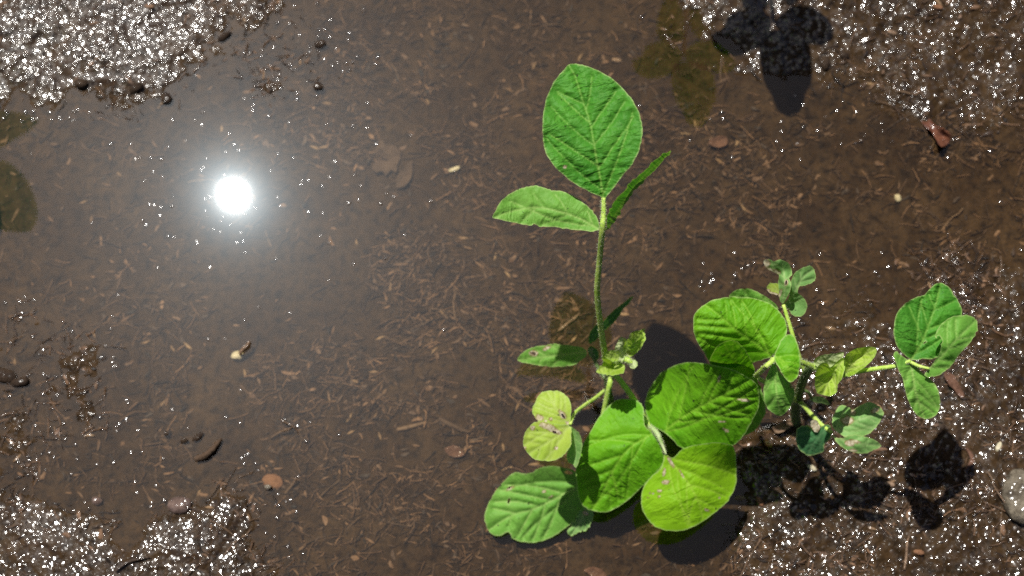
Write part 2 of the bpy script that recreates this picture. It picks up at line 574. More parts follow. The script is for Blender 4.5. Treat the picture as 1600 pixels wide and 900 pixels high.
def cdt_fill(out, holes, spacing):
    mn = out.min(0); mx = out.max(0)
    xs = np.arange(mn[0], mx[0]+spacing, spacing); ys = np.arange(mn[1], mx[1]+spacing, spacing*0.866)
    gx_, gy_ = np.meshgrid(xs, ys); gx_ = gx_+((np.arange(len(ys)) % 2)*spacing/2)[:, None]
    px, py = gx_.ravel(), gy_.ravel()
    px = px+rng.uniform(-.15, .15, px.shape)*spacing; py = py+rng.uniform(-.15, .15, py.shape)*spacing
    keep = inside(px, py, out) & (seg_dist(px, py, out) > spacing*0.55)
    for h in holes:
        keep &= ~inside(px, py, h) & (seg_dist(px, py, h) > spacing*0.5)
    pts = [Vector(p) for p in out]; n = len(out); edges = [(i, (i+1) % n) for i in range(n)]
    faces = []
    k = n
    for h in holes:
        m = len(h)
        pts += [Vector(p) for p in h]; edges += [(k+i, k+(i+1) % m) for i in range(m)]; k += m
    pts += [Vector((a, b)) for a, b in zip(px[keep], py[keep])]
    r = delaunay_2d_cdt(pts, edges, [], 1, 1e-5)
    v = np.array([[p.x, p.y] for p in r[0]]); f = [tuple(t) for t in r[2]]
    if holes:
        cen = np.array([v[list(t)].mean(0) for t in f])
        bad = np.zeros(len(f), bool)
        for h in holes: bad |= inside(cen[:, 0], cen[:, 1], h)
        f = [t for t, b in zip(f, bad) if not b]
    cen = np.array([v[list(t)].mean(0) for t in f])
    ok = inside(cen[:, 0], cen[:, 1], out)
    f = [t for t, b in zip(f, ok) if b]
    return v, f


def round_hole(x, y, r, ry=None, ang=0, n=12):
    ry = ry or r
    a = np.linspace(0, 2*np.pi, n, endpoint=False)
    jit = rng.uniform(0.75, 1.25, n)
    u = r*np.cos(a)*jit; v = ry*np.sin(a)*jit
    ca, sa = math.cos(math.radians(ang)), math.sin(math.radians(ang))
    return np.stack([x+u*ca-v*sa, y+u*sa+v*ca], -1)


def leaflet(outline, rib, hts, mat, parent, holes=(), scars=(), nv=5, name='leaflet', label=None,
            spacing=2.5, relief=0.0005, place=None, per=4, wave=0.0, fold=0.0, ragged=0.35):
    out = spline(outline, per, True)
    # slightly uneven margin
    k = np.arange(len(out)); nrm = np.roll(out, -1, 0)-np.roll(out, 1, 0)
    nrm = np.stack([nrm[:, 1], -nrm[:, 0]], -1)/(np.linalg.norm(nrm, axis=1)[:, None]+1e-9)
    out = out+nrm*(ragged*rng.normal(0, 1, len(out)))[:, None]
    rib = spline(rib, 6)
    holes = [np.asarray(h) for h in holes]
    v, f = cdt_fill(out, holes, spacing)
    x, y = v[:, 0], v[:, 1]
    # leaf coordinates: a along the midrib, b across
    seglen = np.hypot(*np.diff(rib, axis=0).T); acc = np.concatenate([[0], np.cumsum(seglen)]); tot = acc[-1]
    bd = np.full(len(x), 1e9); a_ = np.zeros(len(x)); b_ = np.zeros(len(x))
    for i in range(len(rib)-1):
        ax, ay = rib[i]; dx, dy = rib[i+1]-rib[i]; L = seglen[i]+1e-9
        t = np.clip(((x-ax)*dx+(y-ay)*dy)/(L*L), 0, 1)
        d = np.hypot(x-ax-t*dx, y-ay-t*dy); s = np.sign((x-ax)*dy-(y-ay)*dx)
        m = d < bd
        bd[m] = d[m]; a_[m] = (acc[i]+t*L)[m]; b_[m] = (s*d)[m]
    # side veins
    vein = np.exp(-(bd/1.5)**2)*np.clip(1.05-a_/tot*0.5, 0.3, 1)
    vd = bd.copy()
    for side in (-1, 1):
        for j in range(nv):
            s = 0.02+0.80*(j/nv)+(0.04 if side > 0 else 0)+rng.uniform(-.035, .035)
            q = s*tot; i = min(np.searchsorted(acc, q), len(rib)-1)
            p0 = rib[i]; tdir = rib[min(i+1, len(rib)-1)]-rib[max(i-1, 0)]; tdir = tdir/(np.linalg.norm(tdir)+1e-9)
            ndir = side*np.array([tdir[1], -tdir[0]])
            e = p0; pts = [p0]
            ang = (0.78 if j else 0.62)+rng.uniform(-.14, .14); bend = rng.uniform(0.010, 0.026); vw = rng.uniform(0.45, 0.85)
            for st in range(30):
                dvec = ndir*math.sin(ang)+tdir*math.cos(ang)
                e = e+dvec*tot*0.035; ang = max(0.12, ang-bend)+rng.uniform(-.05, .05)
                if not inside(np.array([e[0]]), np.array([e[1]]), out)[0]: break
                pts.append(e)
            if len(pts) > 3:
                pts = pts[:-1]
                d = seg_dist(x, y, np.array(pts), False)
                vd = np.minimum(vd, d)
                vein = np.maximum(vein, vw*np.exp(-(d/1.05)**2))
    ed = seg_dist(x, y, out)
    for h in holes: ed = np.minimum(ed, seg_dist(x, y, h)+0.3)
    edge = np.exp(-(ed/0.8)**2)
    sc = np.zeros(len(x)); rm = np.zeros(len(x))
    for q in scars:
        sx, sy, r = q[:3]; ry = q[3] if len(q) > 3 else r; an = math.radians(q[4] if len(q) > 4 else 0)
        u = ((x-sx)*math.cos(an)+(y-sy)*math.sin(an))/r; w_ = (-(x-sx)*math.sin(an)+(y-sy)*math.cos(an))/ry
        dd = np.hypot(u, w_)*(1+0.18*vnoise(x, y, 5.0, 12))
        sc = np.maximum(sc, np.clip((1.05-dd)*5, 0, 1)); rm = np.maximum(rm, 0.8*np.clip((1.35-dd)*4, 0, 1))
    if callable(hts): u = hts(x, y)
    else: u = tps(hts)(x, y)
    h = u*H
    h = h-relief*1.3*np.exp(-(vd/2.6)**2)-relief*1.6*np.exp(-(vd/8.0)**2)+wave*H*np.sin(a_/tot*9+b_/tot*4)*(np.abs(b_)/tot)
    h = h+fold*np.abs(b_)*H/F
    h = h+0.0006*vnoise(x, y, 30.0, 14)
    P = (place or at)(x, y, h)
    me = mesh_np(name, P, f)
    mm = H/F*0.85
    attr(me, 'vein', vein); attr(me, 'edge', edge); attr(me, 'scar', sc); attr(me, 'scarrim', rm)
    off = rng.uniform(0, 5, 2)
    attr3(me, 'leafco', np.stack([a_*mm+off[0], b_*mm+off[1], np.zeros(len(x))], -1))
    # sunny side up
    me.calc_loop_triangles()
    if me.polygons and sum(p.normal.z*p.area for p in me.polygons) < 0: me.flip_normals()
    o = new_obj(name, me, mat, parent)
    if label: o['label'] = label
    return o


def tube_mesh(pts, radii, n=12, hairs=0, hair_len=0.0022, per=6, name='stem', rough=0.0):
    P = spline(pts, per); Rr = np.interp(np.linspace(0, len(radii)-1, len(P)), np.arange(len(radii)), radii)
    V, Fc = [], []
    up = np.array([0.3, 0.2, 1.0])
    frames = []
    for i in range(len(P)):
        t = P[min(i+1, len(P)-1)]-P[max(i-1, 0)]; t = t/(np.linalg.norm(t)+1e-12)
        a = np.cross(t, up)
        if np.linalg.norm(a) < 0.1: a = np.cross(t, np.array([1.0, 0, 0]))
        a /= np.linalg.norm(a); b = np.cross(t, a); frames.append((t, a, b))
        for k in range(n):
            an = 2*math.pi*k/n
            rr = Rr[i]*(1+rough*rng.uniform(-1, 1))
            V.append(P[i]+rr*(a*math.cos(an)+b*math.sin(an)))
    for i in range(len(P)-1):
        for k in range(n):
            k2 = (k+1) % n
            Fc.append((i*n+k, i*n+k2, (i+1)*n+k2, (i+1)*n+k))
    V.append(P[0]); c0 = len(V)-1; V.append(P[-1]); c1 = len(V)-1
    for k in range(n):
        Fc.append((c0, (k+1) % n, k)); Fc.append((c1, (len(P)-1)*n+k, (len(P)-1)*n+(k+1) % n))
    hv = [0.0]*len(V)
    for _ in range(hairs):
        q = rng.uniform(0, len(P)-1.001); i = int(q); fr = q-i
        c = P[i]*(1-fr)+P[i+1]*fr; r = Rr[i]*(1-fr)+Rr[i+1]*fr
        t, a, b = frames[i]; an = rng.uniform(0, 2*math.pi)
        o = a*math.cos(an)+b*math.sin(an); s = -a*math.sin(an)+b*math.cos(an)
        base = c+o*r*0.96; w = 0.00011
        L = hair_len*rng.uniform(0.5, 1.2)
        tip = base+o*L+t*L*rng.uniform(-.6, .6)+s*L*rng.uniform(-.5, .5)
        j = len(V)
        V += [base-s*w, base+s*w, base+t*w*1.7, tip]; hv += [1.0]*4
        Fc += [(j, j+1, j+3), (j+1, j+2, j+3), (j+2, j, j+3)]
    me = mesh_np(name, V, Fc)
    attr(me, 'hair', hv)
    return me


def tube(name, pts, radii, mat, parent, hairs=0, **kw):
    """pts: (photo x, photo y, height share)"""
    P = np.array([at(a, b, u*H) for a, b, u in pts])
    return new_obj(name, tube_mesh(P, radii, hairs=hairs, name=name, **kw), mat, parent)


# ------------------------------------------------------------------ first soybean plant
p1 = empty('soybean_plant')
tag(p1, 'soybean seedling rising from open puddle water with one tall stalk of three leaflets', 'soybean plant')

base1 = on_ground(958, 652)
stem1_pts = [(960, 660, -0.012), (957, 640, 0.018), (950, 606, 0.055), (950, 580, 0.078), (953, 566, 0.088)]
tube('stem', stem1_pts, [0.0032, 0.003, 0.0028, 0.0026, 0.0022], M_STEMD, p1, hairs=260)

# tall petiole with its three leaflets
pet = tube('petiole', [(948, 572, 0.0830), (945, 552, 0.0989), (938, 505, 0.1347), (933, 455, 0.1660), (937, 405, 0.1929), (941, 360, 0.2185), (943, 335, 0.2240), (943, 309, 0.2285)],
           [0.0026, 0.0024, 0.0022, 0.0021, 0.0020, 0.0021, 0.0018, 0.0014], M_STEM, p1, hairs=900, hair_len=0.0017)
leaflet([(888.6, 100.7), (903, 100), (917, 103), (942, 114), (963, 128), (981, 147), (996, 169), (1003, 192), (1003.5, 210), (999, 233), (988, 256), (970, 279), (952, 302), (943.6, 310.5),
         (937, 307), (917, 298), (894, 284), (873, 266.5), (858, 248.6), (850, 230.7), (848, 205), (849, 179.5), (854, 154), (865.6, 128), (878, 112)],
        [(943, 310), (937, 274), (931, 243), (922, 192), (912, 162), (899, 121), (889, 101)],
        [(943, 310, 0.2285), (922, 192, 0.2455), (889, 101, 0.2490), (852, 200, 0.2460), (1003, 200, 0.2485), (870, 260, 0.2405), (985, 258, 0.2415), (963, 128, 0.2505)],
        L_MID, pet, scars=[(882.5, 261, 2.6, 2.0)], nv=5, relief=0.0009)
leaflet([(770, 340), (775, 327), (784, 312), (797, 302.5), (812, 295), (826, 291), (840, 290), (850, 293.5), (862, 297), (878, 298), (895, 306), (910, 315.6), (923, 327), (932, 338), (936, 350), (937, 358.5),
         (923, 361.5), (902, 360), (889, 358), (870, 355), (857, 354.5), (844, 354.5), (836, 350), (827, 352), (807, 349), (788, 345)],
        [(938, 359), (905, 341), (872, 330), (838, 324), (800, 330), (771, 340)],
        [(938, 359, 0.2185), (872, 330, 0.2195), (771, 340, 0.2200), (840, 291, 0.2200), (905, 312, 0.2185), (860, 355, 0.2119), (920, 360, 0.2160), (800, 349, 0.2155)],
        L_LIGHT, pet, nv=3, label='paler left leaflet crossed by the shadow of the big one', ragged=0.5)
leaflet([(1050.6, 235), (1041, 238), (1022.5, 252), (1004, 269), (985, 285.6), (975, 299), (964, 308), (957, 321), (950, 334), (947, 351), (948, 360), (955, 353), (966, 338), (977, 321), (987, 304), (1004, 285.6), (1019, 269), (1032, 255.6), (1043, 244)],
        [(948, 359), (968, 326), (990, 294), (1020, 262), (1050, 235.5)],
        [(948, 359, 0.2185), (1050, 235, 0.2370), (985, 286, 0.2390), (987, 305, 0.2150), (1022, 252, 0.2430), (1019, 269, 0.2270)],
        L_MID, pet, nv=3, spacing=2.0, label='right leaflet seen nearly edge on with chewed margin', ragged=0.9)

# low leaf pair half over the water, partly shaded
pet = tube('petiole', [(946, 592, 0.066), (936, 577, 0.066), (928, 560, 0.068), (922, 545, 0.070)], [0.0017, 0.0015, 0.0014, 0.0013], M_STEMD, p1, hairs=120)
leaflet([(808.4, 563), (813, 554), (824.5, 545.5), (838, 541), (853, 539), (864.5, 536.7), (878, 538), (895.5, 540), (911, 543), (917, 549), (915.5, 556.7), (909, 563), (898, 570), (882, 572.7), (864.5, 573), (851, 572.7), (835.5, 570), (820, 566.7)],
        [(918, 549), (895, 552), (865, 556), (835, 559), (809, 563)],
        [(918, 549, 0.071), (865, 556, 0.075), (809, 563, 0.071), (865, 537, 0.078), (865, 573, 0.069)],
        L_LIGHT, pet, holes=[round_hole(833, 552, 4.6, 2.2, 12)], scars=[(834, 552, 6.6, 4.0, 12), (856, 543, 5, 2, -20), (851, 546, 3, 1.5)], nv=3, label='leaflet with a chewed hole near its tip')
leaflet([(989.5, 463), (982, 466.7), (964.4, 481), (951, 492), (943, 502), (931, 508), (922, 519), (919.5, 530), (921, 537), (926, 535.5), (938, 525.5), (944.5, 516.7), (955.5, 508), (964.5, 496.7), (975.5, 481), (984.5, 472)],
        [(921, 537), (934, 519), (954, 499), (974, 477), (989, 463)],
        [(921, 537, 0.070), (989, 463, 0.076), (943, 502, 0.080), (945, 517, 0.067)], L_SHADED, pet, nv=3, spacing=2.0, label='narrow blue-green leaflet in shade behind the stalk')
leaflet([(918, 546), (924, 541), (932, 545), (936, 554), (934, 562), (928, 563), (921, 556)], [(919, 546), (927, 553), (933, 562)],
        [(919, 546, 0.069), (933, 562, 0.060), (934, 548, 0.064)], L_SHADED, pet, nv=2, spacing=2.0)

# growing tip
tip = tube('growing_tip', [(952, 572, 0.086), (962, 565, 0.094), (972, 560, 0.099), (984, 564, 0.101), (990, 569, 0.100)], [0.0024, 0.0026, 0.0024, 0.0022, 0.0010], M_STEM, p1, hairs=500, hair_len=0.003)
leaflet([(1008, 513), (995.5, 518), (986, 526), (978, 533), (974, 545), (975, 558), (984.5, 559), (995.5, 551), (1004.5, 540), (1009, 528), (1007, 521)],
        [(976, 558), (986, 544), (997, 531), (1008, 514)],
        [(976, 558, 0.100), (1008, 514, 0.118), (985, 528, 0.122), (1003, 541, 0.117), (990, 541, 0.106)], L_YOUNG, tip, nv=4, spacing=1.6, name='young_leaf', relief=0.0007, ragged=0.7)
leaflet([(970, 527), (978, 530), (980, 543), (977, 554.5), (972, 566), (964.5, 564), (953, 557), (959, 548), (963, 537)],
        [(971, 565), (970, 552), (971, 540), (970, 528)],
        [(971, 565, 0.104), (970, 528, 0.117), (956, 555, 0.099), (979, 545, 0.104), (968, 545, 0.117)], L_DOWN, tip, nv=6, spacing=1.4, name='young_leaf', relief=0.0014, label='pale downy folded young leaf', ragged=0.5)
leaflet([(980, 531), (988, 532), (993, 538), (990, 544), (982, 546), (977, 550)], [(978, 550), (983, 540), (991, 536)], [(978, 550, 0.108), (991, 536, 0.118), (982, 532, 0.119)], L_YOUNG, tip, nv=3, spacing=1.6, name='young_leaf')
leaflet([(932, 581), (937, 572), (943, 565.5), (940, 558), (947, 555.5), (955.5, 559), (969, 566), (976, 572), (975, 581), (964.5, 585.5), (951, 586), (942, 584)],
        [(974, 573), (960, 573), (946, 574), (933, 581)],
        [(974, 573, 0.100), (933, 581, 0.106), (950, 559, 0.109), (955, 573, 0.093), (955, 585, 0.110), (972, 583, 0.107)], L_YOUNG, tip, nv=4, spacing=1.6, name='young_leaf', relief=0.0008, ragged=0.8)
leaflet([(983, 566), (989, 562), (995, 565), (996, 571), (991, 576), (984, 574)], [(983, 571), (989, 570), (995, 567)], [(983, 571, 0.100), (995, 567, 0.107), (989, 575, 0.104)], L_DOWN, tip, nv=2, spacing=1.5, name='young_leaf')

leaflet([(984, 524), (994, 517), (1003, 520), (1005, 530), (998, 543), (988, 550), (981, 541)], [(982, 549), (991, 536), (1003, 520)],
        [(982, 549, 0.106), (1003, 520, 0.124), (985, 528, 0.126), (997, 541, 0.116)], L_YOUNG, tip, nv=4, spacing=1.6, name='young_leaf', relief=0.0008, ragged=0.6)
leaflet([(946, 553), (953, 547), (962, 550), (968, 558), (962, 565), (951, 562)], [(967, 562), (957, 556), (947, 553)],
        [(967, 562, 0.108), (947, 553, 0.113), (954, 548, 0.115)], L_YOUNG, tip, nv=3, spacing=1.6, name='young_leaf', relief=0.0007, ragged=0.6)

# yellowed leaf by the water
pet = tube('petiole', [(945, 610, 0.050), (930, 622, 0.062), (912, 634, 0.078), (898, 646, 0.092), (891, 663, 0.101)], [0.0016, 0.0015, 0.0014, 0.0013, 0.0012], M_STEM, p1, hairs=120)
leaflet([(839, 622), (845, 614), (854, 611), (864, 610.5), (873, 611), (881, 615), (888.6, 623), (893, 636), (892, 648), (890, 664), (884, 664), (868, 665), (857.5, 664), (846.7, 661.5), (837, 654), (832, 645), (832, 637), (836, 629)],
        [(890, 664), (878, 650), (866, 634), (855, 612)],
        [(890, 664, 0.101), (866, 634, 0.106), (856, 612, 0.104), (833, 642, 0.106), (892, 636, 0.104)], L_YEL, pet,
        holes=[round_hole(880, 650, 4.2, 1.8, 55)], scars=[(879, 648, 7, 3.6, 55), (843, 653, 6, 4, 20), (860, 655, 2.2), (853, 658, 2), (887, 661, 3, 1.5, 40)], nv=4, label='yellowed upper leaflet with tan scars')
leaflet([(829.5, 664), (820, 676), (817, 688.6), (818.7, 699.5), (825, 709), (834, 716.6), (847, 720), (865, 719.4), (878, 713.5), (887, 704), (892.5, 693), (893, 678), (891, 666), (874.6, 663), (859, 660), (843.5, 658.5), (835, 660)],
        [(891, 666), (874, 679), (856, 691), (836, 703), (826, 709)],
        [(891, 666, 0.101), (856, 691, 0.1045), (826, 709, 0.100), (836, 662, 0.108), (885, 706, 0.100)], L_YEL, pet,
        holes=[round_hole(866, 675, 3.6, 2.2, 20)], scars=[(858, 668, 15, 4.4, 24), (870, 674, 7, 3.2, 24), (832, 669, 3.3), (869, 700, 2.6), (819, 700, 3, 2), (846, 664, 4, 2.5)], nv=4, label='yellowed lower leaflet with a tan chewed scar')
leaflet([(890, 665), (899.5, 671.5), (907, 681), (909.6, 693), (908, 708), (904, 722), (900, 731), (895, 726), (888, 722), (885, 712), (889, 700), (893, 690), (892, 678)],
        [(890.5, 666), (897, 688), (899, 710), (900, 730)],
        [(890.5, 666, 0.100), (900, 730, 0.086), (909, 692, 0.099), (886, 712, 0.078)], L_PALE, pet, nv=3, label='hanging pale leaflet beside the yellowed pair')

# drooping lower-left leaf
pet = tube('petiole', [(955, 588, 0.074), (952, 603, 0.074), (944, 641, 0.056), (932, 700, 0.034), (914, 757, 0.030)], [0.0021, 0.0022, 0.0021, 0.0019, 0.0016], M_STEM, p1, hairs=350, hair_len=0.0015)
leaflet([(757, 810), (760.7, 792.4), (769.6, 774.7), (780, 760), (792.7, 746), (805, 737.5), (816, 739), (830, 738.5), (840.7, 732), (853, 728.4), (871, 728.4), (883, 731), (899, 736), (909, 744), (913, 756), (916, 775), (913, 797), (906, 810), (889.6, 821),
         (880, 828), (864, 838.7), (846, 845.8), (830, 848), (810.4, 845.8), (800, 840), (796.5, 833), (792, 831.5), (788, 834), (780, 838), (767.8, 834), (760.7, 824.4)],
        [(914, 757), (890, 767), (862, 782), (832, 796), (800, 805), (764, 828)],
        [(914, 757, 0.026), (832, 796, 0.018), (764, 828, 0.007), (780, 760, 0.018), (852, 729, 0.034), (900, 738, 0.030), (862, 752, 0.024), (830, 847, 0.0045), (889, 820, 0.009)],
        L_LIGHT, pet, holes=[round_hole(888, 738, 6, 2.6, 8), round_hole(796, 762, 3.4, 1.3, -35), round_hole(795, 783, 2.0, 4.0, 15)],
        scars=[(797, 763, 5, 2, -25), (850, 768, 3, 1.5), (861, 776, 4, 1.4, -30)], nv=5, relief=0.0011, label='large drooping leaflet with torn holes')
leaflet([(914, 790), (903, 803), (893, 818), (887, 833), (892, 837.5), (899, 835), (905, 831), (915, 829), (922, 820), (927, 808), (926, 797)],
        [(916, 790), (909, 808), (894, 835)],
        [(916, 790, 0.020), (894, 835, 0.005), (926, 800, 0.018), (905, 812, 0.014)], L_PALE, pet, scars=[(915, 802, 5, 3, 30)], nv=4, relief=0.0013, spacing=1.6, label='small crumpled grey-green leaflet', ragged=1.0)

# the big bright trio
pet = tube('petiole', [(957, 583, 0.083), (967, 592, 0.076), (989, 622, 0.060), (1008, 655, 0.048), (1024, 676, 0.060)], [0.0022, 0.0024, 0.0024, 0.0023, 0.0026], M_STEM, p1, hairs=420, hair_len=0.0018)
knob = tube('leaf_joint', [(1014, 665, 0.066), (1021, 671, 0.0685), (1027, 678, 0.0695), (1033, 691, 0.0700), (1041, 710, 0.0705)], [0.0005, 0.0018, 0.0022, 0.0014, 0.0007], M_PALESTEM, p1, hairs=350, hair_len=0.002)
leaflet([(1019, 675), (1010, 668), (1006, 655), (1006, 642), (1002, 630.7), (988.7, 623.5), (967, 624), (951, 634.7), (935, 653), (922, 674.7), (908.7, 698.7), (900.7, 722.7), (900, 746.7), (903, 773), (908.7, 787), (919, 796), (938, 800.5), (954, 798.7), (978, 784),
         (999, 765), (1015, 749), (1033, 731), (1037.5, 717), (1034, 701), (1027, 684)],
        [(1020, 677), (988.7, 696), (967, 720), (951, 749), (938, 778), (925, 797)],
        [(1020, 677, 0.067), (967, 720, 0.061), (925, 797, 0.035), (985, 625, 0.064), (1006, 645, 0.068), (905, 700, 0.054), (901, 755, 0.046), (1035, 718, 0.056), (985, 778, 0.036), (988, 697, 0.065)],
        L_DEEP, pet, nv=5, relief=0.0010)
leaflet([(1037, 676), (1016, 663), (1008.7, 643), (1009, 621), (1020.6, 598), (1038, 579), (1061, 568.7), (1086.6, 566), (1119, 571), (1144.6, 577), (1166, 588), (1180, 597), (1186.5, 614.4), (1185, 637), (1174, 659.5), (1161, 682), (1145, 696), (1124, 698), (1099.5, 700), (1071, 704), (1049, 685)],
        [(1036.7, 675), (1061, 656), (1083, 642), (1112, 626), (1140, 611), (1170, 594)],
        [(1037, 675, 0.068), (1083, 642, 0.094), (1140, 611, 0.128), (1175, 600, 0.142), (1012, 630, 0.050), (1035, 584, 0.060), (1062, 569, 0.090), (1090, 566, 0.118), (1119, 571, 0.139), (1145, 577, 0.145), (1160, 585, 0.145), (1071, 700, 0.070), (1145, 692, 0.086), (1183, 645, 0.120)],
        L_DEEP, pet, nv=5, relief=0.0011, scars=[(1162, 625, 9, 1.5, 8), (1129, 659, 5, 1.2, 5), (1134, 672, 5, 1.5, 35), (1124, 592, 1.6, 6, 10)])
leaflet([(1039, 709), (1051, 715), (1067, 701), (1093, 694), (1119, 691), (1141, 695), (1149.5, 708), (1151, 737), (1149.5, 759), (1138, 782), (1119, 799.7), (1096, 815.8), (1074, 827), (1051, 830), (1032, 827), (1016, 815.8), (1004.5, 798), (1001.6, 782), (1006, 759), (1019, 743), (1031, 733), (1036, 721)],
        [(1040, 711), (1067, 743), (1085, 772), (1095, 795), (1098, 814)],
        [(1040, 711, 0.070), (1085, 772, 0.066), (1098, 814, 0.052), (1005, 780, 0.055), (1149, 728, 0.064), (1135, 783, 0.053), (1035, 827, 0.048), (1110, 694, 0.088), (1141, 696, 0.092), (1067, 702, 0.078)],
        L_LIME, pet, nv=4, relief=0.0005, scars=[(1040, 753, 6, 3, -10), (1031, 767, 3, 1.6), (1030, 776, 2.4, 1.2), (1038, 737, 2, 6, 10), (1104, 797, 4, 1.6, 20), (1048, 722, 2.4, 8, -30), (1064, 740, 1.0, 7, -30), (1016, 770, 1.6, 1.0), (1013, 778, 2.2, 1.0, 40), (1020, 772, 1.2, 1.0), (1124, 778, 1.6, 1.4)], label='yellow-green leaflet with grey scuffs')

# ------------------------------------------------------------------ second soybean plant
p2 = empty('soybean_plant')
tag(p2, 'bushier soybean seedling rooted on sparkling mud, with a long sideways stalk and curled shoots', 'soybean plant')
tube('stem', [(1244, 660, 0.004), (1243, 640, 0.03), (1247, 620, 0.06), (1253, 600, 0.09), (1262, 580, 0.12), (1272, 572, 0.135)], [0.0042, 0.0038, 0.0036, 0.0034, 0.0032, 0.0028], M_STEMD, p2, hairs=260)
# left leaf group
pet = tube('petiole', [(1271, 573, 0.136), (1252, 566, 0.148), (1230, 561, 0.160), (1206, 562, 0.172)], [0.0022, 0.0020, 0.0019, 0.0017], M_STEM, p2, hairs=300)
leaflet([(1101, 476), (1110, 470), (1121.5, 467), (1136, 464), (1150.5, 463.5), (1176, 465.7), (1202, 473.8), (1218, 486.7), (1228, 502.8), (1229.5, 522), (1218, 543), (1206, 557), (1189, 563), (1173, 568), (1150, 574), (1128, 574), (1109, 565), (1100, 551), (1088, 532), (1083, 512), (1084.5, 493), (1092, 482)],
        [(1206, 557), (1183, 538), (1150.5, 515.6), (1128, 496), (1102, 476)],
        [(1206, 557, 0.1632), (1150, 515, 0.1710), (1102, 476, 0.1726), (1176, 466, 0.1741), (1229, 515, 0.1679), (1084, 512, 0.1663), (1120, 570, 0.1300), (1100, 551, 0.1499), (1150, 571, 0.1367), (1180, 565, 0.1476)],
        L_DEEP, pet, nv=5, relief=0.0009)
leaflet([(1211, 553), (1220, 532), (1230, 523), (1240, 525), (1248.5, 545), (1250.5, 567), (1247, 586.5), (1237.5, 596.5), (1228, 593), (1218, 577), (1211, 563)],
        [(1211, 556), (1222, 563), (1232, 575), (1239, 595)],
        [(1211, 556, 0.174), (1232, 573, 0.181), (1239, 595, 0.174), (1232, 524, 0.176), (1250, 566, 0.176)], L_DEEP, pet, nv=4, relief=0.001)
leaflet([(1208.5, 566), (1197, 590), (1193, 612), (1197, 635), (1208.5, 646.5), (1220, 650), (1231, 641), (1239, 626), (1241, 609), (1234, 597), (1224, 588), (1215, 576)],
        [(1209, 566), (1211, 590), (1214, 618), (1220, 649)],
        [(1209, 566, 0.171), (1214, 618, 0.158), (1220, 649, 0.141), (1194, 612, 0.154), (1241, 609, 0.150)], L_LIGHT, pet, nv=3, relief=0.0012, scars=[(1238, 603, 4, 3)])
leaflet([(1139, 462), (1150.5, 453), (1167, 450.6), (1183, 456), (1202, 467), (1216, 482), (1200, 492), (1165, 484), (1145, 474)],
        [(1214, 482), (1190, 473), (1165, 466), (1140, 462)],
        [(1214, 482, 0.155), (1140, 462, 0.150), (1167, 451, 0.158), (1175, 486, 0.147)], L_LIGHT, pet, nv=3)
# leaf lying between the two plants
pet = tube('petiole', [(1246, 628, 0.052), (1225, 612, 0.10), (1204, 602, 0.115), (1181, 589, 0.128)], [0.0018, 0.0018, 0.0017, 0.0015], M_STEM, p2, hairs=150)
leaflet([(1108.7, 570), (1112, 554), (1121.5, 540), (1134, 532.5), (1149, 532), (1163, 543), (1173, 561), (1179.5, 578), (1180, 589), (1165, 592), (1150, 592), (1125, 585)],
        [(1180, 588), (1160, 574), (1142, 556), (1130, 534)],
        [(1180, 588, 0.126), (1150, 577, 0.127), (1112, 566, 0.138), (1145, 560, 0.150), (1132, 533, 0.178), (1116, 550, 0.163), (1168, 552, 0.168), (1125, 583, 0.112)], L_DEEP, pet, nv=4, relief=0.0008)
leaflet([(1176, 588), (1184, 596), (1192, 615), (1196.5, 635), (1193, 653), (1181, 671), (1165, 680), (1150, 682), (1140, 670), (1148, 640), (1160, 610)],
        [(1178, 590), (1176, 615), (1172, 645), (1163, 678)],
        [(1178, 590, 0.118), (1178, 640, 0.100), (1163, 678, 0.050), (1196, 636, 0.108), (1145, 660, 0.072)], L_LIGHT, pet, nv=4)
tube('petiole', [(1209, 563, 0.173), (1196, 573, 0.170), (1180, 588, 0.140), (1168, 598, 0.07)], [0.0017, 0.0019, 0.0018, 0.0016], M_STEM, p2, hairs=200, hair_len=0.0014)

# far curled shoot
pet = tube('petiole', [(1258, 585, 0.115), (1245, 545, 0.13), (1233, 505, 0.138), (1224, 476, 0.142)], [0.0017, 0.0016, 0.0015, 0.0013], M_STEM, p2, hairs=120)
leaflet([(1193, 407), (1200.7, 404.7), (1208.7, 408), (1216.7, 405.7), (1227, 408), (1234, 414), (1238, 424.7), (1236.7, 431), (1233, 435), (1236, 443), (1235, 452.7), (1230, 464.7), (1222, 475), (1217.5, 464.7), (1216.7, 454), (1216, 443), (1216.7, 430), (1207, 424.7), (1198.7, 420), (1194.7, 415)],
        [(1222, 474), (1226, 455), (1226, 435), (1222, 418), (1208, 412), (1194, 409)],
        [(1222, 474, 0.142), (1226, 440, 0.158), (1215, 413, 0.160), (1194, 409, 0.148), (1217, 440, 0.147), (1236, 425, 0.150)],
        L_PALE, pet, holes=[round_hole(1228.5, 442, 1.6, 3.4, 10)], scars=[(1196, 411, 7, 7), (1212, 424, 7, 3, 15), (1228.5, 442, 2.6, 4.6, 10), (1219, 459, 2, 6, 20), (1203, 421, 5, 2, 30)], nv=4, spacing=1.6, relief=0.0006, label='curled leaflet with scorched pale tip')
leaflet([(1202, 442.7), (1209, 442.5), (1216, 443.5), (1218, 453), (1216, 461), (1203, 458), (1198, 451)], [(1217, 456), (1208, 451), (1199, 450)],
        [(1217, 456, 0.142), (1199, 450, 0.148), (1208, 443, 0.147)], L_YEL, pet, scars=[(1208, 459, 9, 2.4, 12), (1200, 454, 3, 2)], nv=2, spacing=1.6)
